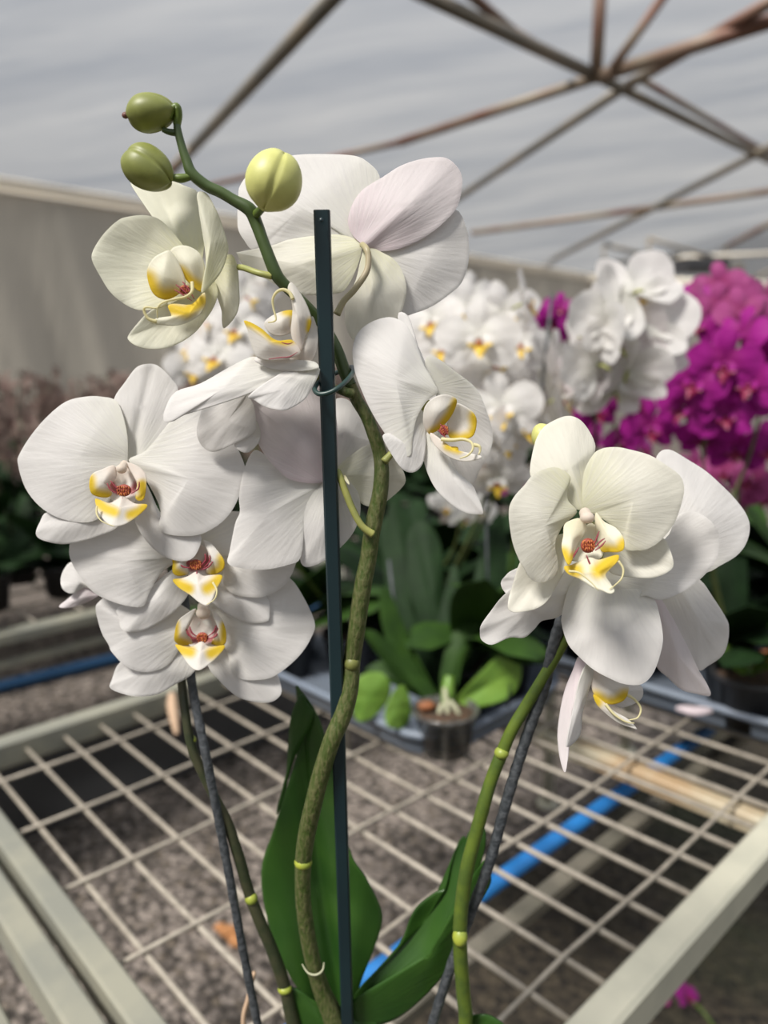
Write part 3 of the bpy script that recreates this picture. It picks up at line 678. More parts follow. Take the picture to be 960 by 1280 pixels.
d = .428
f = flower('white flower in the middle of the left spike, its top hidden by the flower above', (246, 688, d), [(246,690,d+.006),(240,700,d+.015),(232,715,d+.02),(226,730,d+.024)], 'pedicel', [
 ('sepal', 'white', [(225,600),(245,590),(262,600),(268,640),(255,680),(240,688),(228,660)], (246,690), d+.004, d+.006, dict(bulge=2)),
 ('sepal', 'white', [(147,760),(149,772),(152,786),(166,790),(184,786),(209,772),(230,751),(240,730),(244,700),(232,700),(205,720),(175,745)], (245,695), d+.004, d+.004, dict(bulge=3, ripple=1)),
 ('sepal', 'white', [(250,700),(258,745),(268,755),(282,766),(308,778),(333,777),(337,765),(334,747),(310,725),(280,700)], (247,695), d+.004, d+.004, dict(bulge=3)),
 ('petal', 'white', [(87,682),(88,698),(99,719),(117,740),(138,751),(163,758),(180,757),(187,740),(202,716),(225,700),(245,690),(232,665),(195,650),(150,640),(110,650),(92,665)], (246,690), d, d-.002, dict(bulge=5, crease=.8, ripple=1)),
 ('petal', 'white', [(248,688),(277,700),(279,728),(288,740),(301,745),(329,746),(354,733),(368,710),(372,680),(350,655),(315,642),(280,640),(257,655)], (247,690), d, d-.002, dict(bulge=5, crease=.8)),
 ('side_lobe', 'lobe', [(216,705),(216,697),(226,688),(238,682),(240,695),(232,704),(236,716),(224,720),(216,716)], (240,700), d-.008, d-.012, dict(bulge=3, yel=[(215,698),(216,714),(228,720)], yr=9, ripple=.1, label='white side lobe with yellow edge')),
 ('side_lobe', 'lobe', [(254,676),(262,678),(270,686),(280,700),(279,712),(268,718),(257,716),(262,704),(260,690)], (256,702), d-.008, d-.012, dict(bulge=3, yel=[(279,699),(279,711),(268,717)], yr=11, ripple=.1, label='white side lobe with yellow edge')),
 ('lip_throat', 'lobe', [(236,688),(248,680),(258,686),(263,702),(258,718),(246,724),(233,716),(232,703)], (247,690), d-.003, d-.009, dict(bulge=-3, ripple=0, red=[(232,698),(240,710),(256,708),(262,696)], rr=5)),
 ('lip', 'lobe', [(216,725),(227,723),(236,720),(245,715),(254,720),(264,719),(278,720),(271,736),(262,755),(252,755),(238,744),(224,735)], (246,712), d-.010, d-.022, dict(bulge=3, crease=-1.2, yel=[(215,725),(226,732),(236,736),None,(278,720),(268,730),(259,736)], yr=10, ripple=.1, label='yellow lip with a white tip')),
])
callus(f, 245, 706, d-.011, 10, 8, seed=5)
stripes(f, [[(222,700),(228,708),(238,710)],[(262,694),(262,702),(254,710)],[(256,692),(257,700),(251,707)],[(266,702),(260,709),(252,712)],[(246,714),(246,724),(246,736)]], d-.0125, 1.1)
tendril(f, [[(266,728,d-.018),(271,738,d-.02),(268,749,d-.022),(258,756,d-.023)]], 1.2)

d = .440
f = flower('white flower lowest on the left spike, above the dark stake', (250, 770, d), [(250,775,d+.006),(245,795,d+.012),(238,820,d+.014),(232,840,d+.014)], 'pedicel', [
 ('sepal', 'white', [(150,828),(140,850),(139,861),(166,870),(195,868),(216,857),(244,838),(250,800),(235,790),(205,808),(175,825)], (250,780), d+.004, d+.002, dict(bulge=3, ripple=1)),
 ('sepal', 'white', [(254,800),(260,832),(272,848),(290,866),(308,875),(336,878),(351,868),(350,852),(343,838),(320,820),(285,800)], (252,785), d+.004, d+.002, dict(bulge=3)),
 ('petal', 'white', [(124,752),(120,763),(127,790),(136,806),(140,815),(159,834),(184,840),(209,832),(222,815),(240,790),(250,775),(225,755),(190,740),(150,735)], (250,775), d, d-.003, dict(bulge=4, crease=.8, ripple=1)),
 ('petal', 'white', [(252,775),(258,757),(280,748),(310,735),(340,722),(359,721),(374,737),(393,776),(389,797),(372,822),(343,845),(319,850),(300,848),(289,838),(285,818),(272,795)], (251,775), d, d-.004, dict(bulge=5, crease=1)),
 ('side_lobe', 'lobe', [(218,794),(222,777),(232,768),(245,761),(238,779),(233,793),(241,804),(228,807),(219,802)], (240,795), d-.006, d-.012, dict(bulge=3, yel=[(218,780),(219,800),(234,806)], yr=9, ripple=.1, label='white side lobe with yellow edge')),
 ('side_lobe', 'lobe', [(263,761),(275,771),(281,783),(283,795),(280,806),(264,805),(273,793),(272,779)], (262,795), d-.006, d-.012, dict(bulge=3, yel=[(281,782),(281,805),(266,805)], yr=8, ripple=.1, label='white side lobe with yellow edge')),
 ('lip_throat', 'lobe', [(238,779),(246,768),(262,768),(273,779),(275,793),(266,808),(250,812),(236,806),(232,793)], (253,775), d-.001, d-.007, dict(bulge=-3, ripple=0, red=[(232,785),(238,800),(268,800),(274,785)], rr=4)),
 ('lip', 'lobe', [(219,806),(230,808),(241,808),(252,802),(260,808),(270,808),(281,807),(277,815),(263,829),(248,838),(237,832),(227,818)], (252,800), d-.010, d-.022, dict(bulge=3, crease=-1.2, yel=[(218,806),(228,813),(238,815),None,(282,807),(272,813),(264,817)], yr=10, ripple=.1, label='yellow lip with a white tip')),
])
column(f, 254, 766, d-.010, 9, 8, 0, -8)
callus(f, 253, 797, d-.010, 9, 8, seed=6)
stripes(f, [[(233,786),(236,794),(246,799)],[(237,783),(240,791),(247,796)],[(273,786),(270,795),(260,799)],[(270,782),(267,790),(259,796)]], d-.0105, 1.1)

d = .460
flower('small white flower glimpsed at the left edge behind the others', (125, 735, d), [(125,735,d+.002),(150,745,d+.004),(190,765,d-.004),(218,790,d-.01)], 'pedicel', [
 ('petal', 'white', [(76,730),(78,716),(88,703),(103,708),(122,722),(128,735),(118,738),(106,734),(92,742),(81,739)], (125,735), d, d-.004, dict(bulge=2, side=4)),
 ('sepal', 'pink', [(74,758),(88,746),(106,730),(122,732),(125,742),(118,748),(103,755),(85,760)], (125,737), d+.002, d-.004, dict(bulge=2)),
], 3)

# right cluster -----------------------------------------------------
d = .405
f = flower('small white flower in profile hanging lowest on the right spike', (738, 838, d), [(740,835,d),(735,820,d+.004),(722,806,d+.012),(705,800,d+.02)], 'pedicel', [
 ('petal', 'pink', [(724,820),(734,828),(737,842),(724,875),(713,920),(711,937),(707,965),(701,952),(697,920),(701,885),(707,860),(716,838)], (732,826), d-.001, d-.010, dict(bulge=2.5, side=4, ripple=.3)),
 ('petal', 'white', [(734,829),(742,840),(736,862),(728,890),(725,918),(711,933),(708,927),(716,887),(724,850)], (738,832), d-.006, d-.013, dict(bulge=2, side=-4, ripple=.4)),
 ('sepal', 'white', [(742,836),(785,850),(800,856),(804,865),(800,875),(787,882),(772,884),(758,868)], (742,842), d+.004, d+.004, dict(bulge=2)),
 ('side_lobe', 'lobe', [(738,838),(760,843),(784,855),(785,865),(780,875),(768,880),(757,879),(744,870),(739,856)], (742,845), d-.003, d-.008, dict(bulge=4.5, yel=[(745,872),(758,880),(770,879),(781,871)], yr=13, ripple=.1, label='white side lobe with yellow underside')),
 ('lip', 'lobe', [(742,868),(757,879),(767,889),(785,899),(796,911),(790,910),(772,903),(754,889),(745,879)], (742,865), d-.005, d-.010, dict(bulge=1.5, yel=[(743,868),(747,878)], yr=9, ripple=.1)),
], 4)
tendril(f, [[(783,868,d-.007),(794,875,d-.009),(801,886,d-.010),(797,897,d-.011),(786,900,d-.011)], [(757,880,d-.008),(768,893,d-.010),(782,902,d-.011),(793,904,d-.011)]], 1.6)

d = .420
flower('white flower seen from behind at the far right of the right spike', (830, 690, d), [(830,700,d-.004),(800,715,d-.008),(775,730,d-.006),(755,745,d-.004)], 'pedicel', [
 ('petal', 'white', [(821,570),(836,562),(860,575),(882,589),(900,605),(917,622),(932,642),(937,660),(932,680),(920,695),(900,707),(885,715),(860,718),(835,700),(822,650),(818,600)], (830,695), d+.002, d+.010, dict(bulge=6, crease=-1)),
 ('petal', 'white', [(875,725),(890,745),(907,772),(911,785),(909,805),(902,820),(885,832),(872,837),(855,808),(835,775),(822,735),(830,705),(850,712)], (830,700), d+.001, d+.016, dict(bulge=4, crease=-1)),
 ('sepal', 'pink', [(822,745),(836,765),(855,800),(872,835),(882,852),(888,869),(870,867),(852,862),(835,847),(820,832),(812,800),(812,760)], (830,705), d-.001, d+.010, dict(bulge=3, crease=-1.2)),
 ('sepal', 'white', [(770,640),(800,620),(825,640),(838,690),(825,705),(795,690)], (830,700), d+.004, d+.006, dict(bulge=2)),
], 4)

d = .394
flower('bright white flower behind the cream flower on the right spike', (765, 715, d), [(765,715,d+.004),(755,725,d+.010),(745,735,d+.014),(735,745,d+.018)], 'pedicel', [
 ('sepal', 'white', [(640,742),(631,740),(626,730),(630,722),(642,712),(680,700),(740,705),(735,720),(690,725)], (762,712), d+.010, d+.012, dict(bulge=1)),
 ('petal', 'white', [(600,790),(602,780),(615,762),(627,747),(645,732),(675,716),(700,708),(716,716),(719,727),(711,740),(714,752),(710,762),(695,772),(677,776),(667,787),(655,797),(637,797),(615,806),(602,800)], (755,715), d+.004, d-.006, dict(bulge=3, ripple=1.6, side=-3)),
 ('petal', 'white', [(830,675),(845,647),(858,640),(875,642),(892,655),(899,672),(896,698),(882,717),(865,732),(845,744),(825,750),(805,745),(790,752),(770,757),(758,748),(752,725),(775,700)], (762,716), d-.002, d-.002, dict(bulge=-3, crease=.6, ripple=1.2)),
 ('sepal', 'white', [(721,722),(710,737),(703,765),(702,780),(710,805),(725,822),(742,837),(760,847),(780,855),(802,855),(817,840),(827,810),(828,790),(822,760),(816,747),(795,722),(755,712)], (762,716), d+.001, d-.010, dict(bulge=6, ripple=.8)),
], 5)

d = .372
f = flower('cream-white flower facing the viewer, foremost of the right cluster', (733, 642, d), [(733,645,d+.006),(745,665,d+.018),(755,690,d+.024),(757,715,d+.03)], 'pedicel', [
 ('sepal', 'cream', [(664,598),(667,560),(677,537),(692,526),(710,520),(725,525),(737,540),(744,558),(740,575),(733,592),(733,610),(735,630),(728,637),(715,634),(706,618),(695,607)], (730,638), d+.003, d+.010, dict(bulge=4, center=(712,585), crease=-1)),
 ('sepal', 'cream', [(649,705),(660,690),(700,668),(712,672),(712,692),(706,712),(697,730),(685,750),(672,760),(657,764),(642,765),(635,760),(636,747),(641,730)], (725,655), d+.006, d+.004, dict(bulge=-4, side=2)),
 ('sepal', 'cream', [(755,692),(775,676),(800,672),(828,672),(837,686),(842,705),(835,715),(817,722),(795,722),(772,719),(760,712)], (738,660), d+.005, d+.002, dict(bulge=-3)),
 ('petal', 'cream', [(690,584),(704,588),(713,597),(709,612),(710,626),(721,640),(705,655),(697,670),(694,685),(698,705),(695,718),(685,726),(672,728),(662,722),(655,710),(648,698),(640,675),(636,640),(642,622),(655,607),(668,592)], (728,642), d, d-.010, dict(bulge=4, side=-3, crease=.6)),
 ('petal', 'cream', [(729,636),(729,595),(740,570),(752,561),(770,559),(787,562),(812,569),(832,581),(850,595),(855,612),(850,635),(842,655),(827,674),(812,685),(797,688),(782,686),(777,670),(762,655),(745,643)], (732,640), d, d-.006, dict(bulge=5, crease=1)),
 ('side_lobe', 'lobecream', [(745,641),(755,652),(770,660),(779,672),(780,685),(774,690),(762,690),(752,689),(747,674),(744,658)], (748,668), d-.006, d-.016, dict(bulge=2.5, yel=[(780,680),(774,690),(756,689)], yr=12, ripple=.1, label='cream side lobe with yellow lower edge')),
 ('lip_throat', 'lobecream', [(726,662),(740,654),(750,668),(755,688),(748,700),(732,702),(716,700),(712,690),(718,674)], (738,660), d-.001, d-.009, dict(bulge=-2, ripple=0, red=[(750,665),(752,680)], rr=4)),
 ('side_lobe', 'lobecream', [(704,670),(705,657),(712,651),(725,648),(733,656),(731,667),(721,682),(713,705),(707,701),(702,684)], (718,668), d-.008, d-.018, dict(bulge=3.5, yel=[(704,692),(710,705),(716,698)], yr=12, ripple=.1, label='cream side lobe with yellow lower edge')),
 ('lip', 'lobecream', [(705,709),(715,706),(728,700),(738,697),(748,700),(762,696),(773,694),(772,702),(762,712),(757,720),(764,731),(768,739),(762,742),(752,738),(740,734),(725,724),(711,718)], (736,690), d-.010, d-.024, dict(bulge=2.5, crease=-1.5, yel=[(705,711),(720,714),None,(773,696),(760,704),(748,714)], yr=13, ripple=.1, label='yellow lip with a white forked tip')),
])
column(f, 734, 647, d-.012, 9, 7.5, -3, -6)
callus(f, 735, 682, d-.012, 11, 11, seed=7, n=40)
stripes(f, [[(744,684),(750,677),(756,673)],[(744,688),(752,682),(757,676)],[(743,680),(746,672),(749,664)],[(715,699),(720,690),(724,684)],[(733,694),(737,704),(742,714)]], d-.0145, 1.15)
tendril(f, [[(773,701,d-.02),(779,711,d-.021),(777,723,d-.022),(768,732,d-.023),(762,736,d-.024)], [(711,714,d-.019),(724,716,d-.021),(738,727,d-.023),(748,738,d-.024)]], 1.3)

# buds ----------------------------------------------------------------
def bud(x, y, dd, ax_deg, la, lb, mat, tip=None, ridge=None, label=None):
    mb = MB(); k = dd/FPX; a = math.radians(ax_deg)
    pole = (RGT*math.cos(a)+UPV*math.sin(a)); oth = (-RGT*math.sin(a)+UPV*math.cos(a))
    def fn(th, an):
        t = math.cos(th)                                     # 1 at the tip
        g = 1-(.34 if mat == 'bud' else .14)*max(0, t)**1.6
        cr = .09*math.exp(-((((an-ridge+PI) % (2*PI))-PI)/.10)**2) if ridge is not None else 0
        lob = .03*math.cos(3*(an-(ridge or 0)))
        return (g-cr*(1-.4*t*t)-lob) if th > .05 else g
    mb.ellipsoid(W(x, y, dd), (oth*lb*k, -FWD*lb*k, pole*la*k*(1.08 if mat == 'bud' else 1)), 60, 26, fn=fn)
    o = mb.build('bud', mat, orchid, origin=W(x, y, dd))
    if label: o['label'] = label
    if tip:
        t = MB(); t.ellipsoid(W(x, y, dd)+pole*la*k*.80, (oth*4*k, -FWD*4*k, pole*4.5*k), 10, 8); t.build('bud_tip', 'budtip', o)
    return o
bud(183, 141, .357, 187, 33, 23, 'bud', tip=True, ridge=2.4, label='small green bud with a dark tip at the very top')
bud(180, 208, .360, 150, 36, 27, 'bud', ridge=1.9, label='green pointed bud left of the stem')
bud(341.5, 229, .352, 250, 40, 35, 'budpale', ridge=1.3, label='large rounded yellow bud')
bud(680, 548, .392, 115, 22, 15, 'budpale', ridge=2.2, label='yellow bud half hidden behind the cream flower')

# stems -----------------------------------------------------------------
def stem(mat, pts, rpx, nodes_=(), label=None, seg=12):
    mb = MB(); q = [p for p in pts]
    wtube(mb, q, rpx, seg, per=8)
    s = mb.build('flower_stem', mat, orchid)
    if label: s['label'] = label
    for (x, y, dd, r, h) in nodes_:
        n = MB(); k = dd/FPX
        n.ellipsoid(W(x, y, dd), (RGT*r*k, FWD*r*k, UPV*h*k), 16, 10); n.build('stem_node', 'nodeolive' if y == 829 else 'node', s)
    return s
s = stem('stem', [(437,480,.392),(446,500,.395),(458,520,.397),(468,545,.400),(475,568,.403),(477,590,.404),(475,617,.406),(469,645,.409),(464,671,.411),(460,700,.414),(455,724,.416),(450,755,.419),(446,785,.422),(440,825,.428),(437,862,.430),(428,895,.432),(415,925,.434),(402,965,.440),(393,1000,.446),(384,1040,.455),(379,1078,.462),(379,1124,.470),(384,1165,.478),(392,1205,.485),(403,1240,.493),(416,1270,.499),(428,1310,.507),(436,1360,.515)],
         [8,8,8,8.5,9,9.5,10,10.5,10.5,10.5,11,11,11,11,11,11.5,11,11,11,11,10.5,10,10,10,11,13,15,16], [(440,829,.4265,10.5,10.5),(379,1078,.4612,11.3,8.5)], 'thick mottled green middle stem')
# upper, smoother part of the same stem
up = MB(); wtube(up, [(218,140,.3585),(221,150,.359),(222,162,.359),(227,182,.360),(233,200,.361),(240,217,.362),(258,232,.364),(275,240,.365),(292,250,.366),(312,262,.367),(320,278,.369),(330,305,.370),(343,338,.372),(352,352,.374),(370,370,.378),(388,388,.382),(405,408,.386),(420,435,.389),(430,462,.391),(438,482,.392)],
   [4,4.5,4.8,5.2,6,7,7,7,7,8.5,8,7.5,8,7.5,7,7,7,7.5,8,8], 12, per=8); up.build('upper_stem', 'stemup', s)
bm_ = MB(); wtube(bm_, [(210,146,.357),(216,136,.356),(221,134,.356),(223,144,.3575),(221,156,.359)], [6,4.5,5,5,5], 10); bm_.build('bud_stalk', 'stembright', s)
bm_ = MB(); wtube(bm_, [(203,162,.358),(212,165,.359),(222,166,.360)], [3,4,4.5], 8); bm_.build('bract', 'stemup', s)
bm_ = MB()
wtube(bm_, [(208,221,.360),(217,222,.361),(226,223,.3615),(238,221,.362)], [4.2,4.5,5.5,4], 10); bm_.build('bud_stalk', 'stembright', s); bm_ = MB()
wtube(bm_, [(335,252,.356),(326,262,.362),(318,270,.368)], [5,5,6], 10)
bm_.build('bud_stalk', 'stembright', s)
sh = MB()
wtube(sh, [(377.5,1205,.4815),(385,1216,.479),(395,1218.5,.478),(403,1213,.479),(405,1203,.4815)], [.7,1.2,1.4,1.2,.7], 6); sh.build('stem_sheath', 'root', s)
sh = MB(); wtube(sh, [(424,486,.389),(432,490,.388),(440,492,.390)], [6.5,6,7], 10); sh.build('stem_spur', 'stem', s); sh = MB(); wtube(sh, [(478,580,.403),(484,574,.403),(487,568,.403)], [5,4,2], 8)
sh.build('stem_spur', 'stem', s)

s2 = stem('stemdark', [(205,650,.466),(215,720,.466),(222,790,.465),(227,850,.463),(232,895,.460),(240,935,.462),(255,970,.465),(270,1000,.468),(284,1028,.472),(298,1070,.477),(312,1118,.483),(325,1152,.487),(338,1182,.491),(349,1212,.495),(358,1242,.499),(368,1285,.504),(385,1340,.510),(405,1400,.515)],
          [5,5,5.5,5.5,5.5,6,6,6,6.5,7,7,7.5,7.5,8,8,9,11,13], [(239,925,.4625,6.6,6),(314,1123,.4825,8,8),(356,1236,.497,9,6)], 'thin dark green stem of the left spike')
mb = MB(); wtube(mb, [(180,610,.45),(195,640,.452),(205,655,.452)], [4,4.5,5], 8); mb.build('upper_stem', 'stemdark', s2)
s3 = stem('stembright', [(762,700,.405),(740,745,.412),(715,785,.418),(692,825,.424),(676,852,.428),(656,885,.433),(640,912,.436),(627,942,.440),(614,975,.444),(605,1005,.447),(595,1042,.452),(585,1080,.457),(579,1115,.462),(575,1160,.468),(576,1200,.475),(579,1240,.482),(581,1285,.489),(560,1340,.500),(520,1400,.510)],
          [5,6,6,7,7,7.5,7.5,8,8,8.5,8.5,9,9,9,9,9,9,10,11], [(627,941,.4385,9.2,8),(575,1171,.4665,9.6,12)], 'bright green stem of the right spike')
mb = MB(); wtube(mb, [(735,822,.41),(725,812,.415),(712,800,.418)], [3,3.5,4], 8); mb.build('side_stalk', 'stembright', s3)
# thin dry stalk low on the left
mb = MB(); wtube(mb, [(318,1215,.512),(311,1245,.514),(305,1285,.516),(330,1350,.520),(380,1400,.52)], [2.5,3,3.2,3.5,4], 8); mb.build('dry_stalk', 'drypale', orchid)

# leaves -----------------------------------------------------------------
mb = MB()
patch(mb, [(370,858),(378,866),(397,895),(415,955),(436,1060),(457,1097),(475,1133),(477,1156),(466,1190),(452,1225),(443,1253),(430,1268),(402,1262),(379,1244),(356,1207),(338,1161),(328,1115),(328,1078),(342,1037),(358,985),(372,940),(376,890)], (432,1290), .522, .512, bulge=-9, side=-8, crease=9, ripple=1, center=(400,1110), rings=14)
patch(mb, [(376,868),(384,880),(392,895),(376,930),(364,958),(350,1010),(346,1015),(357,975),(360,940),(364,895)], (345,1020), .520, .505, bulge=2, ripple=0, rings=5)
lf = mb.build('leaf', 'leaf', orchid, solid=.0014); lf['label'] = 'tall broad dark green leaf behind the middle stem'
mb = MB()
patch(mb, [(441,1248),(470,1215),(500,1180),(512,1150),(522,1133),(545,1115),(557,1110),(565,1080),(573,1056),(580,1045),(584,1060),(578,1100),(570,1130),(560,1165),(545,1200),(520,1232),(490,1250),(465,1255)], (440,1262), .508, .500, bulge=-6, side=-6, ripple=.5, rings=12)
patch(mb, [(441,1250),(465,1254),(490,1250),(520,1231),(545,1199),(560,1164),(572,1125),(590,1097),(607,1075),(614,1098),(606,1117),(591,1142),(577,1175),(556,1215),(530,1245),(500,1270),(470,1281),(445,1276)], (440,1265), .503, .488, bulge=4, side=9, ripple=.5, rings=12)
patch(mb, [(583,1046),(596,1034),(602,1028),(607,1040),(606,1060),(598,1085),(588,1098),(578,1100)], (580,1110), .500, .497, bulge=2, ripple=.2, rings=5)
lf = mb.build('leaf', ['leaf', 'leafunder'], orchid, solid=.0014); lf['label'] = 'folded green leaf curving up to the right'
mb = MB()
patch(mb, [(566,1292),(580,1274),(600,1268),(618,1272),(634,1290),(620,1330),(580,1380),(500,1420),(540,1340)], (440,1400), .52, .49, bulge=4, ripple=.5, rings=8)
lf = mb.build('leaf', 'leaf', orchid, solid=.0014)
mb = MB()
patch(mb, [(356,1240),(372,1236),(392,1250),(420,1262),(440,1268),(470,1278),(480,1310),(440,1400),(400,1380),(375,1300)], (430,1400), .518, .500, bulge=5, ripple=.5, rings=8)
lf = mb.build('leaf', 'leaf', orchid, solid=.0014)

mb = MB(); mb.lathe(POTC, [(.0, .004), (.038, .004), (.040, .0), (.046, .070), (.050, .071), (.050, .078), (.046, .078), (.044, .068), (.0, .068)], 36); mb.build('pot', 'clearpot', orchid)
mb = MB(); mb.lathe(POTC, [(.0435, .060), (.043, .066), (.030, .071), (.012, .074), (.0, .075)], 24); mb.build('bark', 'bark', orchid)

# stakes and clip (each its own thing) ---------------------------------------
def bar_between(mb, a, b, wa, seg=4, rot=PI/4):
    t = (b-a).normalized(); x = (RGT-t*RGT.dot(t)).normalized(); y = t.cross(x)
    e = wa*.12; pr = [(-wa/2+e, -wa/2), (wa/2-e, -wa/2), (wa/2, -wa/2+e), (wa/2, wa/2-e), (wa/2-e, wa/2), (-wa/2+e, wa/2), (-wa/2, wa/2-e), (-wa/2, -wa/2+e)]
    vs = [p+x*u+y*v for p in (a, b) for u, v in pr]
    mb.add(vs, [(k, (k+1) % 8, 8+(k+1) % 8, 8+k) for k in range(8)]+[tuple(range(8))[::-1], tuple(range(8, 16))], 0, False)
mb = MB(); bar_between(mb, STICK_A, STICK_END, .0077)
mb.ellipsoid(W(401.5, 275, .3545), (RGT*.0011, UPV*.0013, FWD*.0008), 8, 6)
o = mb.build('plant_stick', 'stick', None, origin=STICK_END)
tag(o, 'dark green square plastic stick standing upright in the middle of the white orchid', 'plant stake')

def round_stake(pts, r, label):
    mb = MB(); P = smooth_open([tuple(p) for p in pts], 10); w = [W(*p) for p in P]
    e = w[-1]; dr = (w[-1]-w[-4]).normalized(); k = (BZ+.02-e.z)/dr.z
    if k > 0: w.append(e+dr*k)
    mb.tube(w, [r*(1+.05*math.sin(i*1.7)) for i in range(len(w))], 12)
    return tag(mb.build('plant_stake', 'stake', None, origin=w[-1]), label, 'plant stake')
round_stake([(222,640,.462),(230,740,.461),(239,849,.459),(255,932,.458),(273,1023,.467),(287,1097,.475),(303,1184,.486),(322,1280,.498)], .0028, 'thin grey-black stake rising at the left beneath the left cluster of flowers')
round_stake([(745,660,.404),(718,735,.412),(700,780,.418),(690,815,.423),(680,860,.430),(662,910,.437),(645,962,.444),(628,1020,.452),(612,1078,.460),(585,1150,.475),(558,1225,.487),(540,1282,.497)], .0033, 'grey-black stake leaning right up to the cream-white cluster of flowers')
mb = MB()
ring = [(396,480,.380),(393,487,.375),(399,492.5,.372),(411,491,.371),(424,484,.372),(435,474,.378),(441,465,.388),(440,459,.396),(430,462,.402),(412,470,.396),(400,476,.386)]
q = smooth_open(ring+[ring[0]], 6)
mb.tube([W(*p) for p in q], .00125, 10)
o = mb.build('plant_clip', 'clip', None, origin=W(418, 476, .386))
tag(o, 'small dark green ring clip tying the stem to the green stick', 'clip')
# ------------------------------------------------------------------ plants behind
def lm(x, y, d): return Vector((x, d, y))
def gen_flower(name, pm, lipm, calm, seed):
    rnd = random.Random(seed); mb = MB(); j = lambda: rnd.uniform(-.04, .04)
    def rot(ol, a): c, s = math.cos(a), math.sin(a); return [(x*c-y*s, x*s+y*c) for x, y in ol]
    sep = [(-.06+j(), .06), (-.24+j(), .38), (-.29+j(), .68), (-.17, .93+j()), (0, 1.02+j()), (.17, .93+j()), (.29+j(), .68), (.24+j(), .38), (.06, .06)]
    for a in (0, 2.2, -2.2): patch(mb, rot(sep, a), (0, 0), .05, .02+j(), bulge=.09, crease=.05, ripple=.03, mapf=lm, unit=1, rings=4, per=2)
    pet = [(.03, .05), (.12+j(), .30), (.35, .54+j()), (.70, .58+j()), (1.0, .38), (1.08+j(), .05), (.94, -.25+j()), (.64, -.40), (.34, -.32), (.10, -.14)]
    patch(mb, pet, (0, 0), 0, -.04+j(), bulge=.12, crease=.04, ripple=.05, mapf=lm, unit=1, rings=5, per=2)
    patch(mb, [(-x, y) for x, y in pet][::-1], (0, 0), 0, -.04+j(), bulge=.12, crease=.04, ripple=.05, mapf=lm, unit=1, rings=5, per=2)
    for s in (1, -1):
        patch(mb, [(s*.03, -.02), (s*.18, .08), (s*.30, -.02), (s*.30, -.18), (s*.16, -.24), (s*.05, -.14)], (0, 0), -.08, -.28, bulge=.08, ripple=0, mapf=lm, unit=1, rings=3, per=2, mi=0)
        patch(mb, [(s*.10, -.16), (s*.29, -.14), (s*.28, -.22), (s*.15, -.25)], (0, 0), -.12, -.30, bulge=.03, ripple=0, mapf=lm, unit=1, rings=2, per=2, mi=1)
    patch(mb, [(-.20, -.24), (0, -.18), (.20, -.24), (.10, -.38), (.04, -.52), (-.04, -.52), (-.10, -.38)], (0, -.1), -.12, -.34, bulge=.06, ripple=0, mapf=lm, unit=1, rings=3, per=2, mi=1)
    mb.ellipsoid((0, -.16, -.13), (Vector((.09, 0, 0)), Vector((0, .08, 0)), Vector((0, 0, .08))), 10, 6, mi=2)
    mb.ellipsoid((0, -.14, .02), (Vector((.07, 0, 0)), Vector((0, .10, 0)), Vector((0, 0, .07))), 10, 6, mi=0)
    mb.tube([(0, .02, 0), (0, .2, -.02), (0, .36, -.12)], [.05, .035, .03], 6, mi=3)
    o = mb.build(name, [pm, lipm, calm, 'pedicel']); me = o.data; bpy.data.objects.remove(o); return me
FW = [gen_flower('white_flower', 'white', 'yellip', 'callus', k) for k in range(3)]
FM = [gen_flower('magenta_flower', 'magenta', 'maglip', 'maglip', 10+k) for k in range(3)]
FP = [gen_flower('pale_magenta_flower', 'magpale', 'maglip', 'maglip', 20+k) for k in range(2)]
FB = gen_flower('blush_flower', 'pink', 'yellip', 'callus', 31)

def put(name, me, parent, pos, rot, s):
    o = bpy.data.objects.new(name, me); COL.objects.link(o); o.parent = parent
    o.location = pos-root_loc(parent); o.rotation_euler = rot; o.scale = (s, s, s); return o

def strap(mb, base, az, elev, ln, wd, droop=1., twist=0, mi=0, nseg=10):
    """leaf with a midrib: from base heading az, rising at elev, arching over"""
    p = Vector(base); vs = []; e = elev; h = Vector((math.cos(az), math.sin(az), 0)); sd = Vector((-math.sin(az), math.cos(az), 0))
    for k in range(nseg+1):
        t = k/nseg; w = wd*(.42+.58*math.sin(min(1, t*1.6)*PI/2))*math.sqrt(max(0, 1-((t-.5)/.5)**4 if t > .5 else 1))
        d = h*math.cos(e)+Vector((0, 0, 1))*math.sin(e); u = sd.cross(d)*-1
        s2 = (sd*math.cos(twist*t)+u*math.sin(twist*t))
        n_ = d.cross(s2)
        for q in (-1, -.5, 0, .5, 1): vs.append(p+s2*(q*w/2)+n_*(-abs(q)*w*.16 if True else 0))
        p = p+d*(ln/nseg); e -= droop/nseg
    fs = [(k*5+q, k*5+q+1, k*5+q+6, k*5+q+5) for k in range(nseg) for q in range(4)]
    o = mb.add(vs, fs, mi)
    for i_ in range(len(vs)): mb.uv[o+i_] = ((i_ % 5)/5*.4, (i_//5)/nseg)
def potmesh(mb, c, r, h, mi=0):
    mb.lathe(c, [(0, .003), (r*.74, .003), (r*.76, 0), (r*.95, h*.9), (r*1.05, h*.91), (r*1.05, h), (r*.96, h), (r*.92, h*.86), (0, h*.86)], 26, mi)

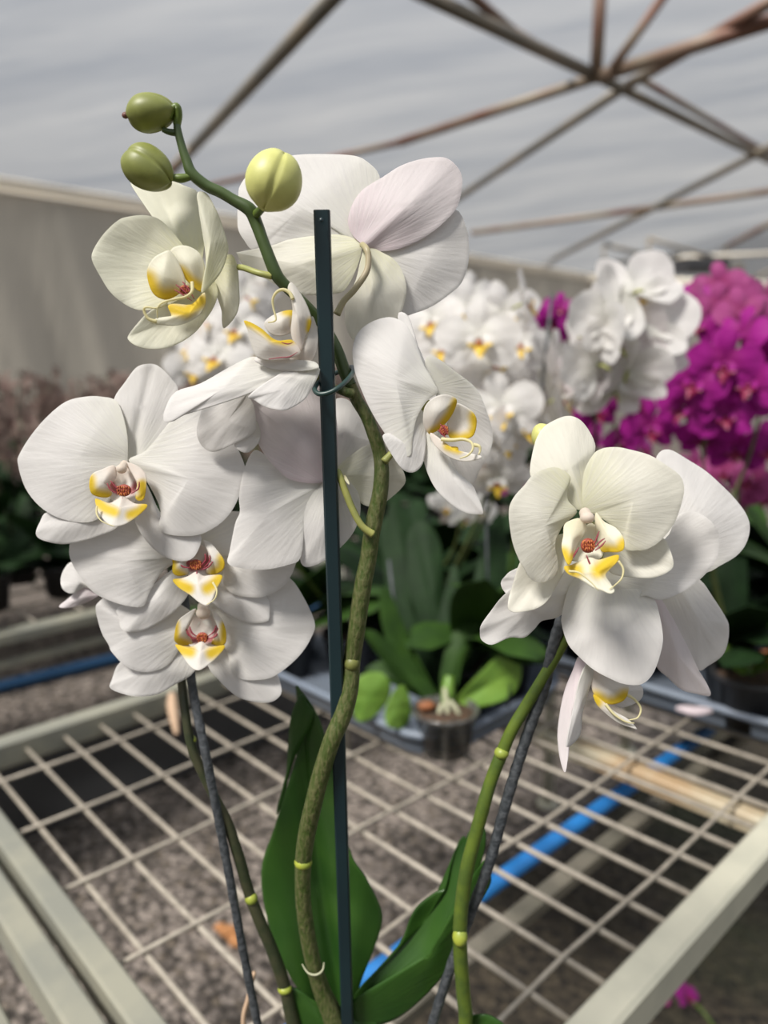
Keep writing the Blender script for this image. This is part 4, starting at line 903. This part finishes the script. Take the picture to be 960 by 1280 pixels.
def bgplant(pos, label, nleaf, ll, lw, leafm='leafback', potm='pot', seed=0, r=.055, h=.08, az0=None, group=None, stakes=(), stems=(), flowers=(), roots=False):
    rnd = random.Random(seed); t = thing('potted_orchid', pos, label, 'orchid', group)
    mb = MB(); potmesh(mb, pos, r, h); mb.build('pot', potm, t)
    mb = MB(); mb.lathe(pos, [(r*.9, h*.86), (r*.6, h*.93), (0, h*.97)], 20); mb.build('bark', 'bark', t)
    top = Vector(pos)+Vector((0, 0, h*.95))
    for k in range(nleaf):
        az = (az0 if az0 is not None else seed)+PI*k+rnd.uniform(-.5, .5); el = rnd.uniform(.5, 1.35)
        mb = MB(); strap(mb, top+Vector((0, 0, .004*k)), az, el, ll*rnd.uniform(.75, 1.1), lw*rnd.uniform(.8, 1.1), rnd.uniform(.5, 1.5), rnd.uniform(-.4, .4))
        mb.build('leaf', leafm, t, solid=.0012)
    for pts in stems:
        mb = MB(); mb.tube([Vector(p) for p in smooth_open([tuple(top)]+[tuple(p) for p in pts], 6)], .0028, 7); mb.build('flower_stem', 'stembright' if seed % 2 else 'stem', t)
    for mes, p, rt, s in flowers: put('flower', mes, t, p, rt, s)
    return t
def stake(a, b, label, r=.0024):
    mb = MB(); mb.tube([a, Vector(a).lerp(b, .5), b], r, 8)
    tag(mb.build('plant_stake', 'stake', None, origin=a), label, 'plant stake')
RR = random.Random(5)
def face(yaw=0, pit=0, roll=0):
    return (math.radians(pit), math.radians(roll), math.radians(yaw))

# the pot behind the green stick, its leaves shaped as seen -------------------------------
PC = G(10.35, 3.12, BZ+.014)
_px = ON(557, 937, BZ+.014); PC = _px
p1 = thing('potted_orchid', PC, 'bright green leafy orchid in a clear plastic pot at the tray corner', 'orchid')
mb = MB(); potmesh(mb, PC, .050, .070); mb.build('pot', 'clearpot', p1)
mb = MB(); mb.lathe(PC, [(.046, .060), (.03, .066), (0, .070)], 20); mb.build('bark', 'bark', p1)
LV = [
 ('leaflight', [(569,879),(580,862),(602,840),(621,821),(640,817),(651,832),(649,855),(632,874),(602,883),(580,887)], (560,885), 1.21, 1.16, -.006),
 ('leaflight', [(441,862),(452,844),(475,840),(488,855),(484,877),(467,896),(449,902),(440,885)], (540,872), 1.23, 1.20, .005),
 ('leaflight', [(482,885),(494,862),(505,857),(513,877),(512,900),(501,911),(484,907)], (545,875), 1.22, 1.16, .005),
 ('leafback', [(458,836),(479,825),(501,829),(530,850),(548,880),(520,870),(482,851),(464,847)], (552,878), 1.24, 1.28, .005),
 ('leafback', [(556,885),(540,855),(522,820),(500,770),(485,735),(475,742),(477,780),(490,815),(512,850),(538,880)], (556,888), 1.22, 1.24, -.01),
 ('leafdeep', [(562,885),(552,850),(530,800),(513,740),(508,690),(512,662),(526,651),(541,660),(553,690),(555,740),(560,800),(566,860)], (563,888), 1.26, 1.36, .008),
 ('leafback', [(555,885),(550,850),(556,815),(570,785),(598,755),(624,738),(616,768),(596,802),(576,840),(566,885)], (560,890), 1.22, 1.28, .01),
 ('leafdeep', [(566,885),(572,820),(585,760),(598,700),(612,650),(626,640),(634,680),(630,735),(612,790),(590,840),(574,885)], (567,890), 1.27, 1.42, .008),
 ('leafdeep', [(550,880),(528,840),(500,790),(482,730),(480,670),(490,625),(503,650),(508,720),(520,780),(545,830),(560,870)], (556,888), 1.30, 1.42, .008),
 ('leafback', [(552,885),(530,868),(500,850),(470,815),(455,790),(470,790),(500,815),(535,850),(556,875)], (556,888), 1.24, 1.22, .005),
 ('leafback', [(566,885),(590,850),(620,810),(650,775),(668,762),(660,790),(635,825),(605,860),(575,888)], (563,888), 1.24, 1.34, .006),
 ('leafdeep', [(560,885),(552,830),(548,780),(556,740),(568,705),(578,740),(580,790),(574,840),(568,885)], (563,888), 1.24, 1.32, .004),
]
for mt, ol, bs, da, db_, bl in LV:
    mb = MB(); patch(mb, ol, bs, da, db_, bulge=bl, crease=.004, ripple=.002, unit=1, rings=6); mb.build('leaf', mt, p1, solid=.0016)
for xs in (((553,880,1.17),(549,892,1.165),(548,905,1.168)), ((562,876,1.17),(570,886,1.163),(574,894,1.163)), ((556,860,1.18),(558,880,1.168),(560,892,1.163))):
    mb = MB(); wtube(mb, xs, 3.2, 8); mb.build('aerial_root', 'root', p1)
mb = MB(); wtube(mb, [(560,885,1.205),(560,865,1.205),(562,845,1.21)], [8,9,6], 10); mb.build('crown', 'leaflight', p1)
mb = MB(); mb.ellipsoid(W(533, 882, 1.17), (RGT*.014, FWD*.012, UPV*.008), 10, 6); mb.build('dry_sheath', 'terra', p1)

# other leafy plants on the same bench -----------------------------------------------------
def fl(mes, lst):
    out = []
    for (x, y, d, s, yaw, pit, roll) in lst: out.append((mes[int(x+y) % len(mes)], W(x, y, d), face(yaw, pit, roll), s))
    return out
def J(x, y, d, s=.05, yaw=0, pit=-6, roll=0): return (x, y, d, s+RR.uniform(-.003, .003), yaw+RR.uniform(-25, 25), pit+RR.uniform(-12, 12), roll+RR.uniform(-18, 18))

wf_left = [J(268,352,1.25,.048), J(305,372,1.22,.05,20), J(318,352,1.26,.045), J(262,402,1.2,.05,-20), J(297,412,1.18,.052), J(240,430,1.22,.05,-30), J(272,447,1.18,.052), J(318,437,1.2,.045,30), J(242,462,1.22,.046,-10), J(315,395,1.25,.046)]
wf_mid = [J(540,402,1.12,.046,-20), J(556,435,1.12,.050), J(585,388,1.13,.052,-5), J(598,424,1.05,.055), J(630,395,1.12,.05,15), J(560,470,1.15,.05,0), J(615,458,1.10,.054,10), J(648,430,1.12,.052,-10), J(575,500,1.15,.05), J(645,478,1.12,.05,25), J(655,380,1.05,.048,55,0,20), J(520,425,1.15,.045), J(590,370,1.2,.04), J(515,392,1.2,.04), J(535,450,1.16,.048)]
wf_low = [J(625,512,1.06,.054,-10), J(652,530,1.07,.052,20), J(630,550,1.08,.05,0,10), J(608,575,1.1,.05,20,30), J(622,598,1.1,.045,-30,40), J(662,500,1.1,.05,30), J(600,545,1.14,.05), J(700,498,1.08,.05,60), J(718,478,1.1,.048,-60), J(700,452,1.12,.045,50)]
wf_right = [(792,368,1.0,.056,195,25,40), (765,392,1.0,.054,200,0,10), (802,402,1.02,.060,165,10,0), (742,415,1.02,.056,110,0,0), (775,436,1.02,.058,170,-10,30), (808,440,1.04,.056,190,0,20), (745,456,1.02,.054,215,0,10), (785,465,1.03,.05,150,-20,0), (768,490,1.05,.045,190,-30,0), (725,470,1.06,.046,120,0,0)]
wf_right = [(a_, b_, c_, e_*1.15, f_, g_, h_) for a_, b_, c_, e_, f_, g_, h_ in wf_right]
wf_small = [J(560,632,1.35,.032,0,30), J(582,645,1.33,.035,20,30), J(598,638,1.36,.03,-20), J(548,626,1.37,.02)]
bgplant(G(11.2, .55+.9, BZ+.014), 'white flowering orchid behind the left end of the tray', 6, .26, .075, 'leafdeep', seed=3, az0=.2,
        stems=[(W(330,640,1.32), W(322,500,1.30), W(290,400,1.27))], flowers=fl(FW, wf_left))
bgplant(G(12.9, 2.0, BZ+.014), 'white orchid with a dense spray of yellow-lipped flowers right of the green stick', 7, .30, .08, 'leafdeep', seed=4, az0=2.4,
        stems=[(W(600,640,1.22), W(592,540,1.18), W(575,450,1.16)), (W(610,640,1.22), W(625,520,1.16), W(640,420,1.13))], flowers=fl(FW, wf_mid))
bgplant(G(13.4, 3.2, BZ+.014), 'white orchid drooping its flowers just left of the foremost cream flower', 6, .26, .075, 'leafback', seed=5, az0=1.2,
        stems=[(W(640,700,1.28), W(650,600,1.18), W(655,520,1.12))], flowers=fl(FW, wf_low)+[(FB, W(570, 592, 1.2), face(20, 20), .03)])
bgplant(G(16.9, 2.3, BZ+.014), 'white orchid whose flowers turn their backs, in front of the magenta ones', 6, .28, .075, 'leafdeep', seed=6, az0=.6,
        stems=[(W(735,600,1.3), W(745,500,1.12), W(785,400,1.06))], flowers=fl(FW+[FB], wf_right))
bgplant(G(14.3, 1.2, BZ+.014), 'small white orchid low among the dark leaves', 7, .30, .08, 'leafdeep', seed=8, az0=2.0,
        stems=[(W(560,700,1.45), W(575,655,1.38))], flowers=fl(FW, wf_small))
# magenta plants
def mj(x, y, d, s=.040): return (x, y, d, s+RR.uniform(-.003, .004), RR.uniform(-65, 55), RR.uniform(-22, 12), RR.uniform(-20, 20))
mg1 = [mj(745,425,1.35), mj(700,385,1.38,.03), mj(718,412,1.38,.036), mj(690,400,1.4,.032), mj(765,520,1.30), mj(795,500,1.3), mj(775,552,1.34), mj(745,512,1.34), mj(812,535,1.3), mj(830,470,1.28), mj(815,440,1.3), mj(845,405,1.3), mj(862,382,1.34), mj(820,405,1.33), mj(845,440,1.28,.043), mj(800,560,1.36,.036), mj(760,485,1.36), mj(735,545,1.38,.034)]
mg2 = [mj(868,478,1.20,.043), mj(905,455,1.18,.045), mj(938,478,1.18,.046), mj(885,435,1.2,.043), mj(925,420,1.22,.042), mj(855,510,1.24), mj(905,520,1.22,.042), mj(940,530,1.24), mj(960,450,1.22), mj(880,545,1.28,.038), mj(975,500,1.2), mj(845,545,1.3,.036), mj(870,405,1.28), mj(962,560,1.26), mj(920,560,1.28), mj(890,490,1.25,.042)]
mg3 = [mj(898,358,1.32,.036), mj(900,385,1.28,.04), mj(930,392,1.26,.042), mj(950,412,1.24,.042), mj(895,412,1.26,.042), mj(962,378,1.28,.04), mj(915,365,1.34,.034), mj(885,375,1.33,.034), mj(975,400,1.26)]
mg4 = [mj(830,590,1.42,.034), mj(905,590,1.36,.036), mj(940,600,1.34,.036), mj(870,585,1.4,.034), mj(925,630,1.4,.032), mj(960,620,1.36,.034), mj(885,612,1.42,.03), mj(640,600,1.5,.034), mj(655,612,1.5,.03)]
thin = lambda l, n: [(x, y, dd_, s_*1.13, a_, b_, c_) for q_, (x, y, dd_, s_, a_, b_, c_) in enumerate(l) if q_ % n != n-1]
mg1, mg2, mg3, mg4 = thin(mg1, 5), thin(mg2, 4), thin(mg3, 5), thin(mg4, 9)
bgplant(G(18.2, 4.0, BZ+.014), 'magenta orchid behind the white flowers that turn their backs', 6, .26, .075, 'leafdeep', seed=9, az0=.5,
        stems=[(W(800,680,1.42), W(790,540,1.36), W(830,420,1.32)), (W(800,680,1.42), W(770,540,1.37), W(735,420,1.38))], flowers=fl(FM, mg1))
bgplant(G(17.4, 5.2, BZ+.014), 'vivid magenta orchid nearest the right edge of the picture', 6, .28, .075, 'leafdeep', seed=10, az0=1.0,
        stems=[(W(890,700,1.30), W(880,560,1.27), W(910,440,1.24)), (W(890,700,1.30), W(940,560,1.26), W(960,450,1.24))], flowers=fl(FM, mg2))
bgplant(G(19.8, 4.9, BZ+.014), 'paler purple-veined orchid rising highest at the right', 6, .26, .07, 'leafdeep', seed=11, az0=2.0,
        stems=[(W(920,680,1.38), W(925,520,1.34), W(905,375,1.32))], flowers=fl(FP, mg3))
bgplant(G(20.3, 3.2, BZ+.014), 'dusky magenta orchid with flowers hanging low in the shade', 6, .28, .075, 'leafdeep', seed=12, az0=1.3,
        stems=[(W(890,690,1.5), W(880,630,1.44), W(900,590,1.40))], flowers=fl(FP+FM, mg4))
# filler plants of the same benches (leaves only seen)
spots = [(16.5, 3.6, 21, 'leafdeep'), (21.2, 5.6, 22, 'leafback'), (23.5, 4.6, 23, 'leafdeep'), (23.4, 3.0, 24, 'leafdeep'), (25.6, 4.2, 25, 'leafback'), (9.6, .98, 26, 'leafback'),
         (19.2, 2.2, 27, 'leafdeep'), (22.8, 1.7, 28, 'leafdeep'), (25.8, 2.2, 29, 'leafback'), (17.2, 1.4+.3, 30, 'leafdeep'), (20.6, 1.65, 31, 'leafdeep'), (26.4, 5.3, 32, 'leafdeep'), (23.2, 5.7, 33, 'leafback'), (15.2, 1.0, 35, 'leafdeep'), (17.6, 1.0, 36, 'leafdeep'), (13.7, .95, 37, 'leafdeep'), (25.5, 1.2, 38, 'leafdeep'), (11.9, 3.15, 34, 'leafback')]
for i, j, s, mt in spots[:]:
    bgplant(G(i, j, BZ+.014), 'green leafy orchid without flowers among the pots behind', 8, .30, .08, mt, seed=s, az0=s*.7, group='leafy orchids in the trays behind')
bgplant(G(16.25, 5.55, BZ+.014), 'leafy orchid in a dark pot in the right-hand tray, beside the terracotta-coloured bark', 5, .17, .06, 'leaflight', seed=41, az0=2.2, r=.06, h=.09)
mb = MB()
c = W(935, 805, 1.32)
for k in range(26):
    a = RR.uniform(0, 6.28); r_ = RR.uniform(0, .04)
    mb.ellipsoid(c+Vector((r_*math.cos(a), r_*math.sin(a), RR.uniform(-.02, .02))), (Vector((RR.uniform(.006, .014), 0, RR.uniform(-.005, .005))), Vector((0, RR.uniform(.006, .014), 0)), Vector((0, .003, RR.uniform(.004, .008)))), 8, 5)
bk = thing('bark_pot', G(18.6, 6.0-.25, BZ+.014), 'dark pot heaped with orange-brown bark at the right edge', 'pot')
pp = ON(940, 880, BZ+.014); bk.location = pp
m2 = MB(); potmesh(m2, pp, .055, .075); m2.build('pot', 'pot', bk)
m3 = MB()
for k in range(60):
    a = RR.uniform(0, 6.28); r_ = .048*math.sqrt(RR.random())
    m3.ellipsoid(pp+Vector((r_*math.cos(a), r_*math.sin(a), .072+RR.uniform(-.006, .018))), (Vector((RR.uniform(.005, .012), 0, RR.uniform(-.005, .005))), Vector((0, RR.uniform(.005, .012), 0)), Vector((0, .003, RR.uniform(.003, .007)))), 8, 5)
o_ = m3.build('bark', 'terra', bk)

# stakes of the plants behind
for (x0, y0, d0, x1, y1, d1, lb) in ((676,500,1.12,690,368,1.10,'thin dark stake topped by white flowers, right of the middle spray'), (612,800,1.28,606,600,1.22,'slim dark stake among the leaves left of the cream flower'),
        (505,860,1.25,486,700,1.24,'slim grey stake leaning among the leaves right of the middle stem')):
    a, b = W(x0, y0, d0), W(x1, y1, d1); dr = (b-a).normalized(); a2 = a+dr*((BZ+.08-a.z)/dr.z)
    stake(a2, b, lb)

# far plants, one mesh each -----------------------------------------------------------
def far_plant(seed, fm, nfl, tall):
    rnd = random.Random(seed); mb = MB(); z = Vector((0, 0, 0))
    potmesh(mb, z, .055, .09, 0)
    for k in range(7): strap(mb, (0, 0, .085), seed+PI*k*.93, rnd.uniform(.3, 1.3), rnd.uniform(.2, .34), rnd.uniform(.06, .085), rnd.uniform(.6, 1.6), 0, 1, 7)
    for s in range(2):
        a = rnd.uniform(0, 6.28); h = tall*rnd.uniform(.8, 1); tip = Vector((.1*math.cos(a), .1*math.sin(a), .09+h))
        mb.tube([(0, 0, .085), tip*.5+Vector((0, 0, .06)), tip], .003, 5, mi=2)
        for q in range(nfl):
            c = tip*(1-.05*q)+Vector((rnd.uniform(-.07, .07), rnd.uniform(-.07, .07), -.02*q+rnd.uniform(-.02, .03)))
            fa = rnd.uniform(0, 6.28)
            for p in range(5):
                an = 2*PI*p/5+fa; u = Vector((math.cos(an), .35*math.sin(fa), math.sin(an))); v = Vector((-math.sin(an), .3, math.cos(an)))
                patch(mb, [(0, 0), (.6, .35), (1, .3), (1.1, 0), (1, -.3), (.6, -.35)], (0, 0), 0, .2, bulge=.1, ripple=0, unit=1, rings=2, per=1,
                      mapf=lambda x, y, d, c=c, u=u, v=v: c+(u*x+v*y+Vector((0, -1, 0))*d)*.036, mi=3)
    o = mb.build('potted_orchid', ['pot', 'leafdeep', 'stemdark', fm]); me = o.data; bpy.data.objects.remove(o); return me
FAR = [far_plant(k, 'farpink', 5, .42) for k in range(3)]+[far_plant(k+5, 'farpink', 2, .34) for k in range(2)]
def copy_far(me, pos, rz, s, label, group):
    o = bpy.data.objects.new('potted_orchid', me); COL.objects.link(o); o.location = pos; o.rotation_euler = (0, 0, rz); o.scale = (s, s, s)
    tag(o, label, 'orchid', group)
k = 0
for jr in range(4):
    for i in range(-22, 44, 3):
        k += 1; copy_far(FAR[(k*7+jr) % 5], G(i+RR.uniform(-.6, .6), -4.9-jr*1.5+RR.uniform(-.2, .2), .749), RR.uniform(0, 6.28), RR.uniform(.95, 1.2), 'dark leafy plant in rows on the bench across the aisle', 'plants on the bench across the aisle')
for jr in range(4):
    for i in range(-30, 48, 3):
        k += 1; copy_far(FAR[(k*5+jr) % 3], G(i+RR.uniform(-.6, .6), -14.2-jr*1.6+RR.uniform(-.2, .2), .749), RR.uniform(0, 6.28), RR.uniform(1.0, 1.25), 'pink-tinged plant in the blurred rows along the grey curtain', 'pink-tinged plants along the curtain')

# small things fallen down -----------------------------------------------------------------
gp = ON(858, 1246, .03)
t = thing('fallen_flower', gp, 'withered magenta flower lying on the dark soil at the bottom right', 'flower')
put('bloom', FM[0], t, gp+Vector((0, 0, .004)), face(20, -50, 20), .030)
mb = MB(); mb.tube([ON(866, 1252, .03), ON(880, 1266, .02), ON(893, 1284, .012)], .0035, 8); mb.build('stalk', 'stembright', t)
o = put('fallen_flower', FP[0], None, ON(828, 1250, .02), face(0, -50, 0), .016); tag(o, 'small pale pink flower on the soil beside the magenta one', 'flower')
def crumple(pts, mat, name, label, cat, rp=4):
    mb = MB()
    for q, (x, y, z_) in enumerate(pts):
        c = ON(x, y, z_); r = rp*(c-CAM).length/FPX
        mb.ellipsoid(c, (RGT*r*1.5, FWD*r, UPV*r*.9), 10, 6, fn=lambda th, an, q=q: 1+.25*math.sin(3*an+q)+.15*math.sin(5*th+q))
    tag(mb.build(name, mat, None, origin=ON(*pts[0])), label, cat)
crumple([(276,1160,.02),(283,1166,.02),(292,1172,.02),(288,1162,.03),(296,1178,.02)], 'dry', 'dried_flower', 'crumpled orange-brown dried flower on the gravel below the left spike', 'dried flower', 5)
mb = MB(); wtube(mb, [(215,868,1.36),(216,885,1.34),(219,905,1.32),(221,918,1.31)], [5,7,5,3], 8)
tag(mb.build('dried_petal', 'drypale', None, origin=W(221,918,1.31)), 'pale orange dried petal caught on the mesh beside the left stem', 'dried petal')
o = ON(868, 888, BZ+.056); mb = MB(); mb.ellipsoid(o, (Vector((.028, -.006, 0)), Vector((.004, .012, 0)), Vector((0, 0, .006))), 12, 6, fn=lambda th, an: 1+.15*math.sin(3*an))
tag(mb.build('fallen_petal', 'pink', None, origin=o), 'pale pink fallen petal on the rim of the right-hand tray', 'petal')
# ------------------------------------------------------------------ light, camera
w = bpy.data.worlds.new('sky'); SC.world = w; w.use_nodes = True; nt = w.node_tree; nt.nodes.clear()
out = nt.nodes.new('ShaderNodeOutputWorld'); bg = nt.nodes.new('ShaderNodeBackground')
tc = nt.nodes.new('ShaderNodeTexCoord'); sp = nt.nodes.new('ShaderNodeSeparateXYZ'); nt.links.new(tc.outputs['Generated'], sp.inputs[0])
c = mixc(nt, ramp(nt, sp.outputs[2], -.05, .8), (.24, .23, .21, 1), (.80, .85, .95, 1))
nt.links.new(c, bg.inputs[0]); bg.inputs[1].default_value = .95
nt.links.new(bg.outputs[0], out.inputs[0])
sd = bpy.data.lights.new('sun', 'SUN'); sd.energy = 10.0; sd.angle = math.radians(14); sd.color = (1, .96, .9)
so = bpy.data.objects.new('sun', sd); COL.objects.link(so); so.location = (0, 0, 6)
so.rotation_euler = (Vector((-.5, -.5, .95))).to_track_quat('Z', 'Y').to_euler()

cd = bpy.data.cameras.new('camera'); co = bpy.data.objects.new('camera', cd); COL.objects.link(co)
cd.sensor_fit = 'HORIZONTAL'; cd.sensor_width = 36*960/1280; cd.lens = FPX*cd.sensor_width/960
cd.clip_start = .02; cd.clip_end = 100
co.matrix_world = Matrix(((RGT.x, UPV.x, -FWD.x, CAM.x), (RGT.y, UPV.y, -FWD.y, CAM.y), (RGT.z, UPV.z, -FWD.z, CAM.z), (0, 0, 0, 1)))
cd.dof.use_dof = True; cd.dof.focus_distance = .385; cd.dof.aperture_fstop = cd.lens/5.5; cd.dof.aperture_blades = 0
SC.camera = co
vs = SC.view_settings; vs.view_transform = 'Standard'; vs.look = 'None'; vs.gamma = 1; vs.exposure = .1; vs.use_curve_mapping = False
SC.cycles.max_bounces = 10; SC.cycles.transparent_max_bounces = 12; SC.cycles.use_denoising = True
SC.cycles.caustics_reflective = False; SC.cycles.caustics_refractive = False; SC.cycles.sample_clamp_indirect = 6
